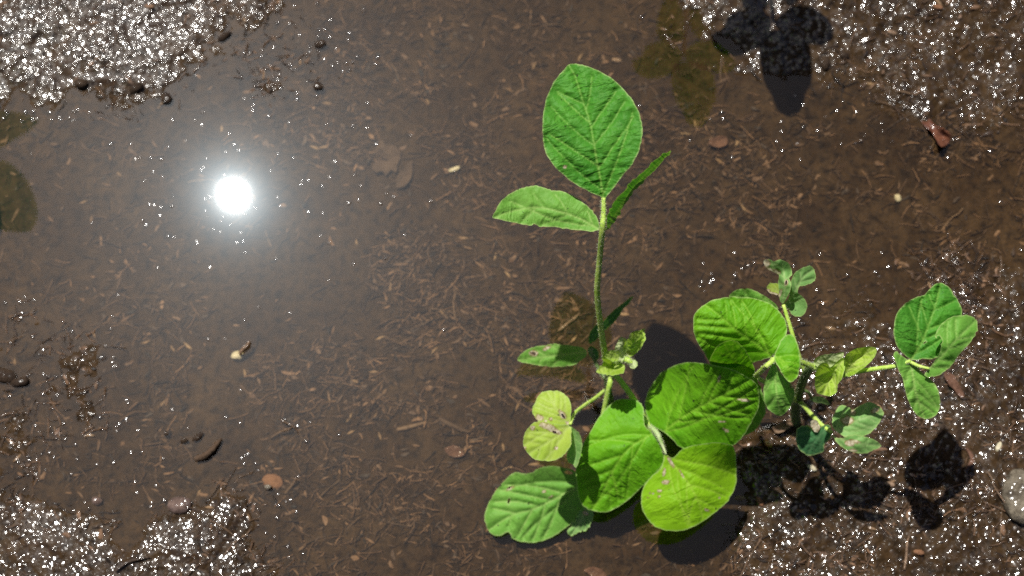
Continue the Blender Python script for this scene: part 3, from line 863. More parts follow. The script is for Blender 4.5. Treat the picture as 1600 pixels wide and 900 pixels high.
leaflet([(1223, 476), (1232, 466), (1235, 450), (1237, 435), (1242, 426), (1252.7, 419), (1264.7, 414.7), (1271, 419), (1274.7, 431), (1272.7, 438), (1263, 444.7), (1255, 446.7), (1248.5, 448), (1247.5, 456.7), (1255, 464.7), (1260.7, 474), (1260, 484.7), (1252.7, 494), (1244.7, 494.7), (1236.7, 491), (1233, 484)],
        [(1224, 477), (1238, 462), (1247, 445), (1257, 431), (1270, 422)],
        [(1224, 477, 0.141), (1240, 455, 0.148), (1270, 425, 0.150), (1252, 490, 0.135), (1257, 470, 0.141), (1242, 474, 0.137)],
        L_PALE, pet, nv=4, spacing=1.8, relief=0.0006, label='lobed pale leaflet cupped at its lower end')

# young leaves at the centre
tip = tube('growing_tip', [(1270, 573, 0.134), (1285, 575, 0.142), (1300, 580, 0.146), (1318, 584, 0.149)], [0.0028, 0.0026, 0.0022, 0.0016], M_STEM, p2, hairs=450, hair_len=0.0026)
leaflet([(1272, 563), (1278, 557), (1290, 554), (1305, 552), (1318, 550.5), (1315, 560), (1302, 574), (1290, 572), (1280, 574), (1273, 569)],
        [(1273, 566), (1290, 562), (1316, 552)], [(1273, 566, 0.146), (1316, 552, 0.156), (1290, 573, 0.151), (1292, 555, 0.160)], L_DOWN, tip, nv=5, spacing=1.6, name='young_leaf', relief=0.001, label='pale downy young leaf')
leaflet([(1274, 583), (1279, 572), (1287.5, 566), (1294, 568), (1297, 574), (1310.7, 562), (1319, 559.5), (1320.5, 574), (1315.5, 591), (1309, 601.7), (1307.6, 612), (1296, 619.7), (1281, 615.5), (1275, 612), (1273, 597.5)],
        [(1316, 564), (1304, 580), (1294, 597), (1286, 616)],
        [(1316, 564, 0.156), (1298, 590, 0.147), (1286, 616, 0.151), (1274, 590, 0.167), (1314, 592, 0.156), (1288, 568, 0.168)],
        L_YOUNG, tip, nv=4, spacing=1.7, name='young_leaf', relief=0.0009)
leaflet([(1321, 556), (1332, 547), (1346.6, 542.7), (1361, 541.6), (1370, 545), (1366.6, 557), (1355, 570), (1338, 582.7), (1325.5, 589), (1320, 580.6), (1319, 566)],
        [(1321, 585), (1332, 570), (1347, 556), (1369, 545)],
        [(1321, 585, 0.150), (1345, 557, 0.155), (1369, 545, 0.166), (1333, 548, 0.168), (1354, 571, 0.164)], L_YOUNG, tip, nv=5, spacing=1.8, name='young_leaf', relief=0.0006)

# long sideways stalk
pet = tube('petiole', [(1318, 586, 0.146), (1342, 580.5, 0.152), (1370, 576, 0.160), (1400, 571.5, 0.166), (1423, 563.5, 0.170)], [0.0019, 0.0017, 0.0016, 0.0015, 0.0012], M_STEM, p2, hairs=350, hair_len=0.0014)
leaflet([(1424, 562), (1409, 550), (1400, 536.7), (1396, 515), (1401, 491), (1414.7, 474), (1430.7, 464.7), (1444, 460.7), (1457, 447), (1470.7, 441.5), (1484, 450), (1492, 462), (1500, 475), (1503.5, 491), (1502, 520), (1490, 545), (1470, 556), (1457, 561), (1441, 561)],
        [(1424, 562), (1440, 535), (1452, 505), (1462, 475), (1470, 443)],
        [(1424, 562, 0.170), (1452, 505, 0.177), (1470, 443, 0.178), (1397, 512, 0.180), (1502, 500, 0.172), (1425, 470, 0.181), (1455, 560, 0.166)],
        L_MID, pet, nv=4, relief=0.0012, holes=[round_hole(1445, 535, 2.4, 1.0, -30)])
leaflet([(1444, 587), (1450.7, 576.7), (1462.7, 560.7), (1470, 544), (1468, 533), (1461, 525), (1466, 512.7), (1481, 498), (1500, 492.5), (1518, 493.5), (1525, 500), (1528, 512.7), (1521, 528.7), (1502.7, 550), (1486.7, 571), (1473, 582), (1460, 589)],
        [(1446, 580), (1465, 563), (1485, 541), (1505, 520), (1524, 502)],
        [(1446, 580, 0.171), (1485, 541, 0.185), (1524, 502, 0.182), (1468, 515, 0.186), (1500, 553, 0.176), (1468, 548, 0.181)],
        L_LIGHT, pet, holes=[round_hole(1468, 531, 3.6, 6.0, -20)], nv=4, relief=0.0007, ragged=0.6, label='right leaflet with a chewed notch')
leaflet([(1423, 565), (1409, 555.5), (1401, 549), (1396, 554), (1400, 568.7), (1409, 590), (1416, 616.7), (1425, 638), (1436, 651), (1449, 655), (1462.7, 648.7), (1469, 634), (1469, 624), (1465, 606), (1453, 592), (1441, 583), (1431, 572)],
        [(1423, 566), (1427, 592), (1432, 618), (1444, 653)],
        [(1423, 566, 0.169), (1430, 605, 0.165), (1444, 653, 0.152), (1400, 560, 0.173), (1466, 620, 0.158)],
        L_LIGHT, pet, nv=4, relief=0.0009)
tube('petiole', [(1422, 565.5, 0.169), (1436, 572, 0.171), (1452, 576, 0.173)], [0.0013, 0.0012, 0.0009], M_STEM, p2, hairs=80, hair_len=0.001)

# low leaf group
pet = tube('petiole', [(1247, 624, 0.055), (1258, 636, 0.068), (1270, 650, 0.082), (1284, 664, 0.094), (1300, 676, 0.099)], [0.0020, 0.0019, 0.0018, 0.0017, 0.0014], M_STEM, p2, hairs=250, hair_len=0.0014)
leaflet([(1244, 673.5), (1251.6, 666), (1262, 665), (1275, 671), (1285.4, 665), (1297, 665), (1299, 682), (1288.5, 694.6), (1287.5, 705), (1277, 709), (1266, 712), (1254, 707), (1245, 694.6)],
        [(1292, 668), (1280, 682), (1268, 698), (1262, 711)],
        [(1292, 668, 0.097), (1275, 688, 0.1), (1262, 711, 0.092), (1246, 682, 0.102), (1288, 700, 0.092)], L_SHADED, pet, nv=3, label='blue-green leaflet mostly in shade')
leaflet([(1265, 661), (1270, 656), (1277, 658), (1281, 668), (1278, 675), (1272, 674), (1268, 668)], [(1279, 674), (1274, 666), (1268, 658)], [(1279, 674, 0.103), (1268, 658, 0.109), (1272, 673, 0.106)], L_DOWN, pet, nv=1, spacing=1.8, scars=[(1272, 665, 14)], name='stipule', label='dry cream scale at the joint')
leaflet([(1302, 648), (1313, 633.5), (1325.5, 635.5), (1332, 640.5), (1344.5, 633), (1359, 628), (1374, 635.5), (1381, 645), (1376, 656.6), (1365.6, 671), (1353, 680), (1336, 683), (1319, 682), (1302, 669), (1300.5, 658.7)],
        [(1303, 674), (1322, 664), (1345, 655), (1380, 645)],
        [(1303, 674, 0.0995), (1345, 655, 0.108), (1380, 645, 0.104), (1313, 634, 0.091), (1359, 628, 0.106), (1340, 683, 0.101)],
        L_PALE, pet, nv=4, scars=[(1325, 657, 8, 6), (1367, 641, 6, 3, -20), (1333, 644, 4, 4)])
leaflet([(1301, 680), (1313, 685), (1332, 678.7), (1351, 682), (1367.7, 688), (1377.5, 696.7), (1365.6, 703), (1351, 709), (1329.7, 705.5), (1313, 697), (1304, 686.5)],
        [(1302, 681), (1325, 690), (1350, 694), (1377, 696.7)],
        [(1302, 681, 0.0985), (1340, 692, 0.106), (1377, 697, 0.102), (1340, 680, 0.107), (1345, 708, 0.099)],
        L_PALE, pet, nv=3, scars=[(1327, 693, 7, 3.6, 15), (1334, 690, 9, 2.4, 8), (1333, 704, 5, 2.4, 10)], label='pale leaflet with buff scars')
leaflet([(1264, 623), (1279, 618.6), (1289.6, 623), (1297, 632), (1287.5, 631), (1273, 629)], [(1265, 623), (1280, 625), (1296, 631.5)],
        [(1265, 623, 0.060), (1296, 631, 0.052), (1280, 619, 0.062)], L_PALE, pet, nv=2, spacing=1.8)
tube('petiole', [(1250, 610, 0.07), (1262, 612, 0.068), (1268, 622, 0.06)], [0.0012, 0.0012, 0.001], M_STEMD, p2)

# ------------------------------------------------------------------ neighbours whose shadow and mirror image reach into view
p3 = empty('soybean_plant')
tag(p3, 'soybean seedling past the top edge whose dark shadow falls on the sparkling mud', 'soybean plant')


def shp(x, y, h): return from_shadow(x, y, h)


k3 = 0.207
leaflet([(1192, 60), (1230, 55), (1262, 72), (1269, 100), (1268, 128), (1259, 142), (1254, 160), (1244, 174), (1228, 176), (1213, 166), (1206, 148), (1194, 128), (1189, 105), (1188, 85)], [(1226, 55), (1230, 90), (1232, 130), (1232, 172)],
        [(1226, 55, k3), (1230, 172, k3-0.008), (1192, 100, k3-0.003), (1268, 100, k3-0.003)], L_MID, p3, place=shp, spacing=4)
leaflet([(1206, 40), (1192, 20), (1165, 17), (1140, 25), (1131, 42), (1113, 54), (1114, 70), (1127, 82), (1152, 86), (1180, 80), (1200, 66)], [(1206, 48), (1170, 52), (1114, 66)],
        [(1206, 48, k3), (1114, 66, k3-0.006), (1160, 22, k3)], L_MID, p3, place=shp, spacing=4)
leaflet([(1212, 46), (1222, 26), (1244, 15), (1268, 17), (1288, 32), (1300, 46), (1303, 62), (1290, 75), (1266, 75), (1232, 66)], [(1214, 46), (1250, 44), (1302, 62)],
        [(1214, 46, k3), (1302, 62, k3-0.006), (1262, 16, k3)], L_MID, p3, place=shp, spacing=4)
leaflet([(1160, 10), (1164, -40), (1185, -70), (1202, -40), (1200, 12), (1182, 22)], [(1185, 20), (1184, -65)], [(1185, 20, k3-0.01), (1184, -65, k3), (1160, -20, k3)], L_MID, p3, place=shp, spacing=4)
leaflet([(1226, 2), (1222, -40), (1240, -80), (1258, -40), (1252, 2), (1238, 14)], [(1239, 12), (1240, -75)], [(1239, 12, k3-0.01), (1240, -75, k3), (1222, -20, k3)], L_MID, p3, place=shp, spacing=4)
q0 = from_shadow(1210, 44, np.array(k3*H)); q1 = on_ground(1120, -420)
new_obj('stem', tube_mesh([q0, q0*0.75+q1*0.25+np.array([0, 0.01, 0.02]), q0*0.4+q1*0.6+np.array([0, 0.01, 0.015]), q1-np.array([0, 0, 0.01])], [0.0016, 0.002, 0.0024, 0.003], hairs=0), M_STEM, p3)

p4 = empty('soybean_plant')
tag(p4, 'soybean seedling past the left edge whose mirrored leaves make brown patches in the water', 'soybean plant')


def mir(x, y, h): return from_mirror(x, y, h)


leaflet([(-60, 168), (0, 172), (36, 178), (60, 188), (45, 204), (20, 219), (0, 231), (-60, 240), (-120, 215), (-125, 185)], [(-122, 205), (-40, 205), (58, 189)],
        [(-122, 205, 0.19), (58, 189, 0.2), (-40, 170, 0.2)], L_MID, p4, place=mir, spacing=4)
leaflet([(-80, 258), (-30, 250), (5, 251), (24, 262), (42, 282), (55, 312), (58, 340), (48, 360), (20, 362), (-20, 357), (-80, 350), (-122, 320), (-120, 280)], [(-120, 300), (-40, 305), (56, 340)],
        [(-120, 300, 0.19), (56, 340, 0.2), (-20, 252, 0.2)], L_MID, p4, place=mir, spacing=4)
q0 = from_mirror(-122, 250, np.array(0.19*H)); q1 = on_ground(-330, 120)
new_obj('stem', tube_mesh([q0, q0*0.7+q1*0.3+np.array([0, 0, 0.02]), q0*0.3+q1*0.7, q1-np.array([0, 0, 0.01])], [0.0016, 0.002, 0.0024, 0.003]), M_STEM, p4)
for py in (205, 300):
    qa = from_mirror(-121, py, np.array(0.19*H))
    new_obj('petiole', tube_mesh([q0, (q0+qa)/2+np.array([0, 0, 0.004]), qa], [0.0014, 0.0013, 0.0012]), M_STEM, p4)

# ------------------------------------------------------------------ litter on the bottom
def chip(L, w, curve, thick, n=6, pinch=1.0, twist=0.0, edge=0.0):
    """one dead husk or flake, a curved blade along x; returns verts, faces"""
    V, Fc = [], []
    for i in range(n+1):
        t = i/n; x = (t-0.5)*L
        ww = w*max(0.06, math.sin(math.pi*t))**pinch*(1+edge*random.uniform(-1, 1))
        y = curve*L*(t-0.5)**2*2; tw = twist*(t-0.5)
        for s, zz in ((-1, 0), (0, thick), (1, 0)):
            yy = y+s*ww/2
            V.append((x, yy, zz+tw*s*ww))
    for i in range(n):
        for k in range(2):
            a = i*3+k; Fc.append((a, a+3, a+4, a+1))
    return V, Fc


def bar(L, r, bend):
    V, Fc = [], []
    n = 5
    for i in range(n+1):
        t = i/n; x = (t-.5)*L; y = bend*L*math.sin(t*math.pi*random.choice((1, 1, 1.5)))
        rr = r*random.uniform(.7, 1.1)
        for k in range(4):
            a = math.pi/4+k*math.pi/2
            V.append((x, y+rr*math.cos(a), rr*math.sin(a)))
    for i in range(n):
        for k in range(4): Fc.append((i*4+k, i*4+(k+1) % 4, (i+1)*4+(k+1) % 4, (i+1)*4+k))
    return V, Fc


def litter_density(px, py):
    d = 0.30
    d += 1.0*math.exp(-(((px-1280)/420)**2+((py-300)/120)**2))
    d += 0.8*math.exp(-(((px-700)/280)**2+((py-330)/260)**2))
    d += 0.8*math.exp(-(((px-620)/260)**2+((py-700)/160)**2))
    d += 0.3*math.exp(-(((px-1350)/300)**2+((py-780)/200)**2))
    if px < 380 and py < 170: d *= 0.4
    if px < 400 and py > 760: d *= 0.5
    return d


MM = 0.001
spots = []
while len(spots) < 16500:
    px, py = random.uniform(-40, 1640), random.uniform(-40, 940)
    cl = 0.55+0.75*float(vnoise(np.array([px]), np.array([py]), 95.0, 31)[0])+0.5*float(vnoise(np.array([px]), np.array([py]), 33.0, 32)[0])
    if random.random()*1.5 > litter_density(px, py)*max(0.12, cl*1.5): continue
    spots.append((px, py))
sp = np.array(spots)
gp = at(sp[:, 0], sp[:, 1], np.full(len(sp), -0.006))
gzv = ground_z(gp[:, 0], gp[:, 1])

V_all, F_all, T_all = [], [], []
husk_meshes, twig_meshes, flake_meshes = [], [], []
for k in range(9):
    v, f = chip(random.uniform(6.5, 11)*MM, random.uniform(1.7, 2.8)*MM, random.uniform(-.2, .2), random.uniform(.5, 1.1)*MM, 7, 0.8, random.uniform(-.4, .4))
    me = mesh_np('husk', v, f); me.materials.append(M_HUSK); husk_meshes.append(me)
    v, f = bar(random.uniform(14, 34)*MM, random.uniform(.35, .75)*MM, random.uniform(-.08, .08))
    me = mesh_np('twig', v, f); me.materials.append(M_TWIG); twig_meshes.append(me)
    v, f = chip(random.uniform(7, 14)*MM, random.uniform(2.2, 4.6)*MM, random.uniform(-.25, .25), random.uniform(.2, .6)*MM, 7, 0.45, random.uniform(-.5, .5), 0.3)
    me = mesh_np('leaf_flake', v, f); me.materials.append(M_FLAKE); flake_meshes.append(me)

inframe = [i for i in range(len(sp)) if 8 < sp[i, 0] < 1592 and 8 < sp[i, 1] < 892]
random.shuffle(inframe)
chosen = {}
for i in inframe[:120]: chosen[i] = ('husk', husk_meshes, 'small pale brown husk lying in the muddy litter', 'husk', 'husks strewn in the puddle')
for i in inframe[120:190]: chosen[i] = ('twig', twig_meshes, 'thin dead twig lying in the muddy litter', 'twig', 'twigs strewn in the puddle')
for i in inframe[190:290]: chosen[i] = ('leaf_flake', flake_meshes, 'ragged brown flake of dead leaf in the muddy litter', 'leaf flake', 'leaf flakes strewn in the puddle')
for i in range(len(sp)):
    x, y, z = gp[i, 0], gp[i, 1], gzv[i]
    rz = random.gauss(0.15, 0.9) if random.random() < .6 else random.uniform(0, 6.28)
    rx, ry = random.gauss(0, .22), random.gauss(0, .16)
    Mx = Matrix.Translation((x, y, z+random.uniform(.0003, .0016))) @ Matrix.Rotation(rz, 4, 'Z') @ Matrix.Rotation(ry, 4, 'Y') @ Matrix.Rotation(rx, 4, 'X')
    if i in chosen:
        nm, pool, lab, cat, grp = chosen[i]
        o = bpy.data.objects.new(nm, random.choice(pool)); C.objects.link(o)
        o.matrix_world = Mx
        tag(o, lab, cat, grp)
        continue
    r = random.random(); s = random.uniform(.5, 1.15)
    if r < .44: v, f = chip(s*random.uniform(4, 11)*MM, s*random.uniform(0.6, 1.9)*MM, random.uniform(-.3, .3), random.uniform(.2, .8)*MM, 5, 0.8, random.uniform(-.6, .6))
    elif r < .90: v, f = bar(s*random.uniform(7, 24)*MM, s*random.uniform(.28, .7)*MM, random.uniform(-.1, .1))
    else: v, f = chip(s*random.uniform(4, 10)*MM, s*random.uniform(1.2, 3.4)*MM, random.uniform(-.3, .3), random.uniform(.1, .6)*MM, 5, 0.4, random.uniform(-.5, .5), 0.35)
    n0 = len(V_all); t = random.betavariate(1.0, 2.4)
    for q in v: V_all.append(tuple(Mx @ Vector(q))); T_all.append(t)
    F_all += [tuple(a+n0 for a in q) for q in f]
me = mesh_np('plant_litter', V_all, F_all); attr(me, 'tone', T_all)
o = new_obj('plant_litter', me, M_LITTER)
tag(o, 'scattered brown bits of husk, twig and leaf on the muddy bottom', 'litter', None, 'stuff')

# clear domes added on the surface so that each throws a glint
V_all, F_all = [], []
def glint_dome(x, y, z, r, Rc, tilt=(0, 0), asp=1.0, rot=0.0):
    n0 = len(V_all); rings, seg = 5, 12
    h = lambda q: math.sqrt(max(Rc*Rc-q*q, 0))-math.sqrt(Rc*Rc-r*r)
    ca, sa = math.cos(rot), math.sin(rot)
    V_all.append((x, y, z+h(0)))
    for i in range(1, rings+1):
        q = r*i/rings
        for k in range(seg):
            a = 2*math.pi*k/seg
            u, w = q*math.cos(a), q*asp*math.sin(a)
            V_all.append((x+u*ca-w*sa, y+u*sa+w*ca, z+h(q)))
    for k in range(seg): F_all.append((n0, n0+1+k, n0+1+(k+1) % seg))
    for i in range(rings-1):
        for k in range(seg):
            a = n0+1+i*seg+k; b = n0+1+i*seg+(k+1) % seg
            F_all.append((a, a+seg, b+seg, b))


for _ in range(95):
    rad = abs(random.gauss(0, 95))+8; an = random.uniform(0, 6.28)
    p = at(365+rad*1.3*math.cos(an), 305+rad*math.sin(an))
    glint_dome(p[0], p[1], 0.0001, random.uniform(.5, 1.3)*MM, random.uniform(4, 9)*MM, asp=random.uniform(.7, 1), rot=random.uniform(0, 3))
glints = [(642, 211), (710, 266), (694, 515), (595, 318), (604, 302), (615, 307), (545, 317), (268, 322), (222, 345), (262, 369), (236, 246), (173, 225), (219, 246), (252, 248), (317, 175), (495, 150), (465, 145), (453, 100), (507, 45), (568, 15), (551, 97), (544, 62), (590, 90), (558, 88), (528, 97), (541, 99), (586, 99),
          (485, 660), (478, 690), (466, 745), (445, 655), (388, 534), (382, 500), (404, 480), (325, 530), (376, 610), (530, 680), (1000, 165), (1110, 185), (1222, 190), (1247, 224), (1338, 224), (1380, 205), (1420, 187), (1410, 185), (1480, 215), (1455, 230), (1505, 180), (1565, 315), (1590, 340), (1243, 150), (1160, 420), (1100, 412), (1098, 440), (1102, 455), (1170, 415), (1243, 470), (1250, 500), (930, 628)]
for gx_, gy_ in glints:
    p = at(gx_, gy_)
    glint_dome(p[0], p[1], max(0.0002, gz(p[0], p[1])[0]), random.uniform(1.3, 2.2)*MM, random.uniform(4.0, 6.5)*MM, asp=random.uniform(.7, 1), rot=random.uniform(0, 3))
for _ in range(260):
    px, py = random.uniform(0, 1600), random.uniform(0, 900)
    p = at(px, py)
    if -0.004 < gz(p[0], p[1])[0] < 0.0:
        glint_dome(p[0], p[1], 0.0001, random.uniform(.9, 1.8)*MM, random.uniform(3, 5)*MM, asp=random.uniform(.7, 1), rot=random.uniform(0, 3))
for n_, ax, ay, bx, by in ((120, 0, 455, 200, 745), (45, 380, 0, 600, 175), (70, 200, 640, 480, 890), (40, 0, 170, 330, 190), (45, 1040, 160, 1560, 250), (60, 1040, 390, 1600, 500), (25, 500, 180, 760, 420)):
    for _ in range(n_):
        px, py = random.uniform(ax, bx), random.uniform(ay, by)
        if float(vnoise(np.array([px]), np.array([py]), 42.0, 51)[0]) < -0.05+random.uniform(-.25, .25): continue
        p = at(px, py); zz = gz(p[0], p[1])[0]
        glint_dome(p[0], p[1], max(0.0001, zz), random.uniform(1.2, 2.2)*MM, random.uniform(4.6, 7.5)*MM, asp=random.uniform(.6, 1), rot=random.uniform(0, 3))
o = new_obj('glint_domes', mesh_np('glint_domes', V_all, F_all), M_GLINT)
tag(o, 'tiny clear domes added to make glints on the puddle', 'glint domes', None, 'stuff')


# ------------------------------------------------------------------ single things lying about
def lump(name, px, py, sx, sy, sz, mat, label, cat, rot=0, lift=0.3, seed=0, rough=0.26, group=None):
    """an uneven stone or clod; sizes in photo pixels of the ground plane"""
    p = on_ground(px, py); k = H/F
    import bmesh
    bm = bmesh.new(); bmesh.ops.create_icosphere(bm, subdivisions=4, radius=1.0)
    r = np.random.default_rng(seed)
    dirs = r.normal(0, 1, (14, 3)); dirs /= np.linalg.norm(dirs, axis=1)[:, None]; am = r.uniform(-1, 1, 14)
    for v in bm.verts:
        d = np.array(v.co); d = d/np.linalg.norm(d)
        s = 1+rough*float((am*np.exp(-((1-dirs @ d)/0.25))).sum())+0.04*float(vnoise(np.array([d[0]*3+d[2]]), np.array([d[1]*3-d[2]]), 0.5, 20+seed % 5)[0])
        v.co = Vector((d[0]*sx*k*s, d[1]*sy*k*s, d[2]*sz*k*s))
    me = bpy.data.meshes.new(name); bm.to_mesh(me); bm.free()
    me.polygons.foreach_set('use_smooth', np.ones(len(me.polygons), bool))
    o = new_obj(name, me, mat)
    o.location = (p[0], p[1], max(p[2], -0.02)+sz*k*lift); o.rotation_euler = (0, 0, math.radians(rot))
    return tag(o, label, cat, group)


def dead_leaf(name, outline, mat, label, cat, lift=0.002, curl=0.004, seed=1):
    out = spline(outline, 4, True)
    out = out+rng.normal(0, .5, out.shape)
    v, f = cdt_fill(out, [], 2.6)
    c = out.mean(0); p = on_ground(c[0], c[1])
    rel = (v-c)
    ax = np.linalg.svd(out-c, full_matrices=False)[2]
    a = rel @ ax[0]; b = rel @ ax[1]
    h = p[2]+lift+curl*(b/(np.abs(b).max()+1e-6))**2+0.0012*np.sin(a/6+seed)+0.0008*vnoise(v[:, 0], v[:, 1], 7, seed % 7)
    P = at(v[:, 0], v[:, 1], h)
    me = mesh_np(name, P, f)
    if sum(q.normal.z*q.area for q in me.polygons) < 0: me.flip_normals()
    o = new_obj(name, me, mat)
    md = o.modifiers.new('thickness', 'SOLIDIFY'); md.thickness = 0.0004; md.offset = -1
    return tag(o, label, cat)


def stick(name, pts, r, mat, label, cat='twig', lift=0.001, group=None):
    P = []
    for x, y, *z in pts:
        g = on_ground(x, y); zz = z[0] if z else max(g[2], -0.012)+lift
        P.append(at(x, y, zz))
    me = tube_mesh(np.array(P), [r*0.8, r, r*0.9, r*0.5], n=8, rough=0.12, name=name)
    return tag(new_obj(name, me, mat), label, cat, group)


lump('stone', 280, 790, 17, 13, 9, M_STONE, 'brown wet stone at the edge of the lower left mud', 'stone', 10, 0.35, 3)
lump('stone', 153, 783, 8, 6, 5, M_STONE, 'small reddish brown pebble left of the brown wet stone', 'stone', 0, 0.9, 5)
lump('stone', 1596, 774, 30, 40, 22, M_PALE, 'large pale gritty stone cut by the right edge', 'stone', 0, 0.05, 9, 0.22)
lump('pebble', 427, 752, 16, 11, 4, M_ORANGE, 'flat orange pebble under the water', 'pebble', -20, 0.5, 12, 0.08)
lump('pebble', 420, 762, 5, 4, 4, M_PALE, 'tiny pale pebble resting against the flat orange one', 'pebble', 0, 2.0, 14)
lump('pebble', 1401, 310, 5, 6, 4, M_CREAM, 'tiny whitish pebble among litter right of the tall stalk', 'pebble', 0, 0.5, 15)
lump('pebble', 710, 266, 9, 5, 4, M_CREAM, 'little whitish chip floating left of the tall leaflets', 'pebble', 20, 1.0, 16)
lump('husk', 371, 558, 10, 8, 6, M_CREAM, 'cream husk with a dark stub poking above the water', 'husk', 20, 1.2, 17)
stick('twig', [(374, 553, 0.0015), (380, 545, 0.003), (386, 540, 0.0035), (390, 533, 0.002)], 0.0016, M_TWIG, 'short dark stub beside the cream husk')
lump('mud_clod', 498, 137, 8, 8, 6, M_CLOD, 'dark clod in water right of the upper left mud', 'mud clod', 0, 1.1, 21)
lump('mud_clod', 500, 72, 9, 6, 5, M_CLOD, 'dark clod near the top between mud and open water', 'mud clod', 20, 1.0, 22)
lump('mud_clod', 128, 132, 12, 9, 8, M_CLOD, 'dark clod on the upper left mud, nearest the left edge', 'mud clod', 0, 0.6, 23)
lump('mud_clod', 216, 138, 13, 8, 8, M_CLOD, 'broad dark clod on the shore of the upper left mud', 'mud clod', 15, 0.6, 24)
lump('mud_clod', 262, 155, 8, 10, 7, M_CLOD, 'narrow dark clod jutting into water off the upper left mud', 'mud clod', 0, 0.8, 25)
lump('mud_clod', 352, 58, 12, 6, 6, M_CLOD, 'slanting clod at the right end of the upper left mud', 'mud clod', 40, 0.6, 29)
lump('mud_clod', 1287, 100, 9, 11, 7, M_CLOD, 'dark clod beside the leaf shadow near the top', 'mud clod', 0, 0.6, 26)
lump('mud_clod', 1318, 88, 8, 6, 5, M_CLOD, 'small clod right of the leaf shadow near the top', 'mud clod', 10, 0.6, 36)
lump('mud_clod', 8, 588, 24, 12, 8, M_CLOD, 'black mud lump at the left edge, the larger one', 'mud clod', -10, 0.6, 27)
lump('mud_clod', 36, 598, 13, 7, 6, M_CLOD, 'black mud lump near the left edge, the smaller one', 'mud clod', 10, 0.7, 28)
lump('mud_clod', 263, 678, 6, 5, 5, M_CLOD, 'tiny clod above the water left of the muddy stick', 'mud clod', 0, 1.1, 30)
lump('mud_clod', 288, 690, 7, 5, 5, M_CLOD, 'clod above the water just left of the muddy stick', 'mud clod', 0, 1.1, 31)
lump('mud_clod', 310, 685, 9, 5, 5, M_CLOD, 'slanting clod above the water touching the muddy stick', 'mud clod', 30, 1.1, 32)
stick('stick', [(305, 717, 0.001), (318, 713, 0.003), (330, 704, 0.004), (345, 686, 0.001)], 0.0030, M_SILTLEAF, 'short muddy stick poking out of the water', 'stick')
stick('twig', [(180, 893), (196, 880), (215, 874), (234, 870)], 0.0013, M_TWIG, 'bent pale twig on the lower left mud', lift=0.003)
stick('twig', [(436, 655, 0.0), (446, 660, 0.0012), (460, 668, 0.0012), (478, 691, -0.003)], 0.0010, M_TWIG, 'forked dark twig breaking the water, its longer limb')
stick('twig', [(422, 685, -0.004), (438, 675, -0.001), (452, 670, 0.0006), (456, 668, 0.0008)], 0.0009, M_TWIG, 'forked dark twig breaking the water, its shorter limb')
stick('twig', [(416, 800, -0.01), (435, 782, -0.007), (455, 760, -0.002), (463, 746, 0.001)], 0.0013, M_TWIG, 'long dark twig slanting out of the water by the orange pebble')
stick('twig', [(872, 518), (886, 506), (898, 497), (906, 489)], 0.0014, M_TANLEAF, 'tan twig lying in the brown leaf reflection', lift=0.002)
stick('twig', [(620, 672), (637, 668), (652, 664), (667, 660)], 0.0022, M_TWIG, 'thick stub of twig on the puddle bottom, middle of the open water', lift=0.001)
stick('twig', [(686, 654), (700, 662), (718, 670), (734, 676)], 0.0024, M_SILTLEAF, 'flat silted stalk on the puddle bottom, middle of the open water', lift=0.001)
stick('twig', [(1413, 890), (1416, 870), (1417, 850), (1420, 838)], 0.0011, M_TANLEAF, 'straw coloured stalk upright below the right hand leaf shadow', lift=0.002)
dead_leaf('dead_leaf', [(1438, 186), (1450, 184), (1462, 196), (1476, 202), (1486, 212), (1482, 224), (1472, 229), (1464, 220), (1456, 206), (1446, 198)], M_WETLEAF, 'shiny dark red-brown dead leaf curled on wet mud', 'dead leaf', 0.004, 0.010, 3)
dead_leaf('dead_leaf', [(592, 222), (598, 219), (606, 228), (613, 226), (622, 232), (626, 246), (622, 256), (619, 270), (611, 266), (603, 276), (597, 268), (588, 271), (582, 262), (588, 250), (586, 238)], M_SILTLEAF, 'wide silted leaf piece under water left of the tall stalk', 'dead leaf', 0.002, 0.001, 5)
dead_leaf('dead_leaf', [(644, 252), (645, 266), (640, 282), (630, 292), (619, 294), (621, 276), (632, 262)], M_SILTLEAF, 'narrow silted leaf piece under water beside the wide one', 'dead leaf', 0.003, 0.002, 6)
dead_leaf('dead_leaf', [(1208, 668), (1222, 660), (1236, 654), (1246, 656), (1240, 664), (1226, 672), (1214, 677)], M_TANLEAF, 'crumpled tan dead leaf in shade under the bushier seedling', 'dead leaf', 0.005, 0.005, 7)
dead_leaf('dead_leaf', [(1476, 582), (1486, 584), (1498, 600), (1506, 618), (1500, 620), (1488, 606), (1478, 594)], M_REDLEAF, 'pinkish narrow dead leaf by the chewed right leaflets', 'dead leaf', 0.004, 0.003, 8)
dead_leaf('dead_leaf', [(1508, 734), (1522, 722), (1518, 706), (1508, 700), (1516, 716)], M_REDLEAF, 'reddish bent leaf scrap above the rightmost leaf shadow', 'dead leaf', 0.003, 0.002, 9)
dead_leaf('dead_leaf', [(1110, 218), (1126, 212), (1136, 216), (1136, 226), (1122, 230), (1108, 226)], M_REDLEAF, 'reddish brown leaf scrap in litter right of the tall leaflets', 'dead leaf', 0.003, 0.002, 10)
dead_leaf('dead_leaf', [(695, 700), (712, 696), (722, 704), (724, 712), (712, 714), (700, 710)], M_REDLEAF, 'rust coloured leaf scrap on the bottom left of the drooping leaflet', 'dead leaf', 0.003, 0.002, 11)
dead_leaf('dead_leaf', [(912, 890), (930, 886), (944, 894), (950, 906), (936, 906), (920, 898)], M_REDLEAF, 'tan pink leaf scrap on the bottom by the lower edge', 'dead leaf', 0.003, 0.002, 12)
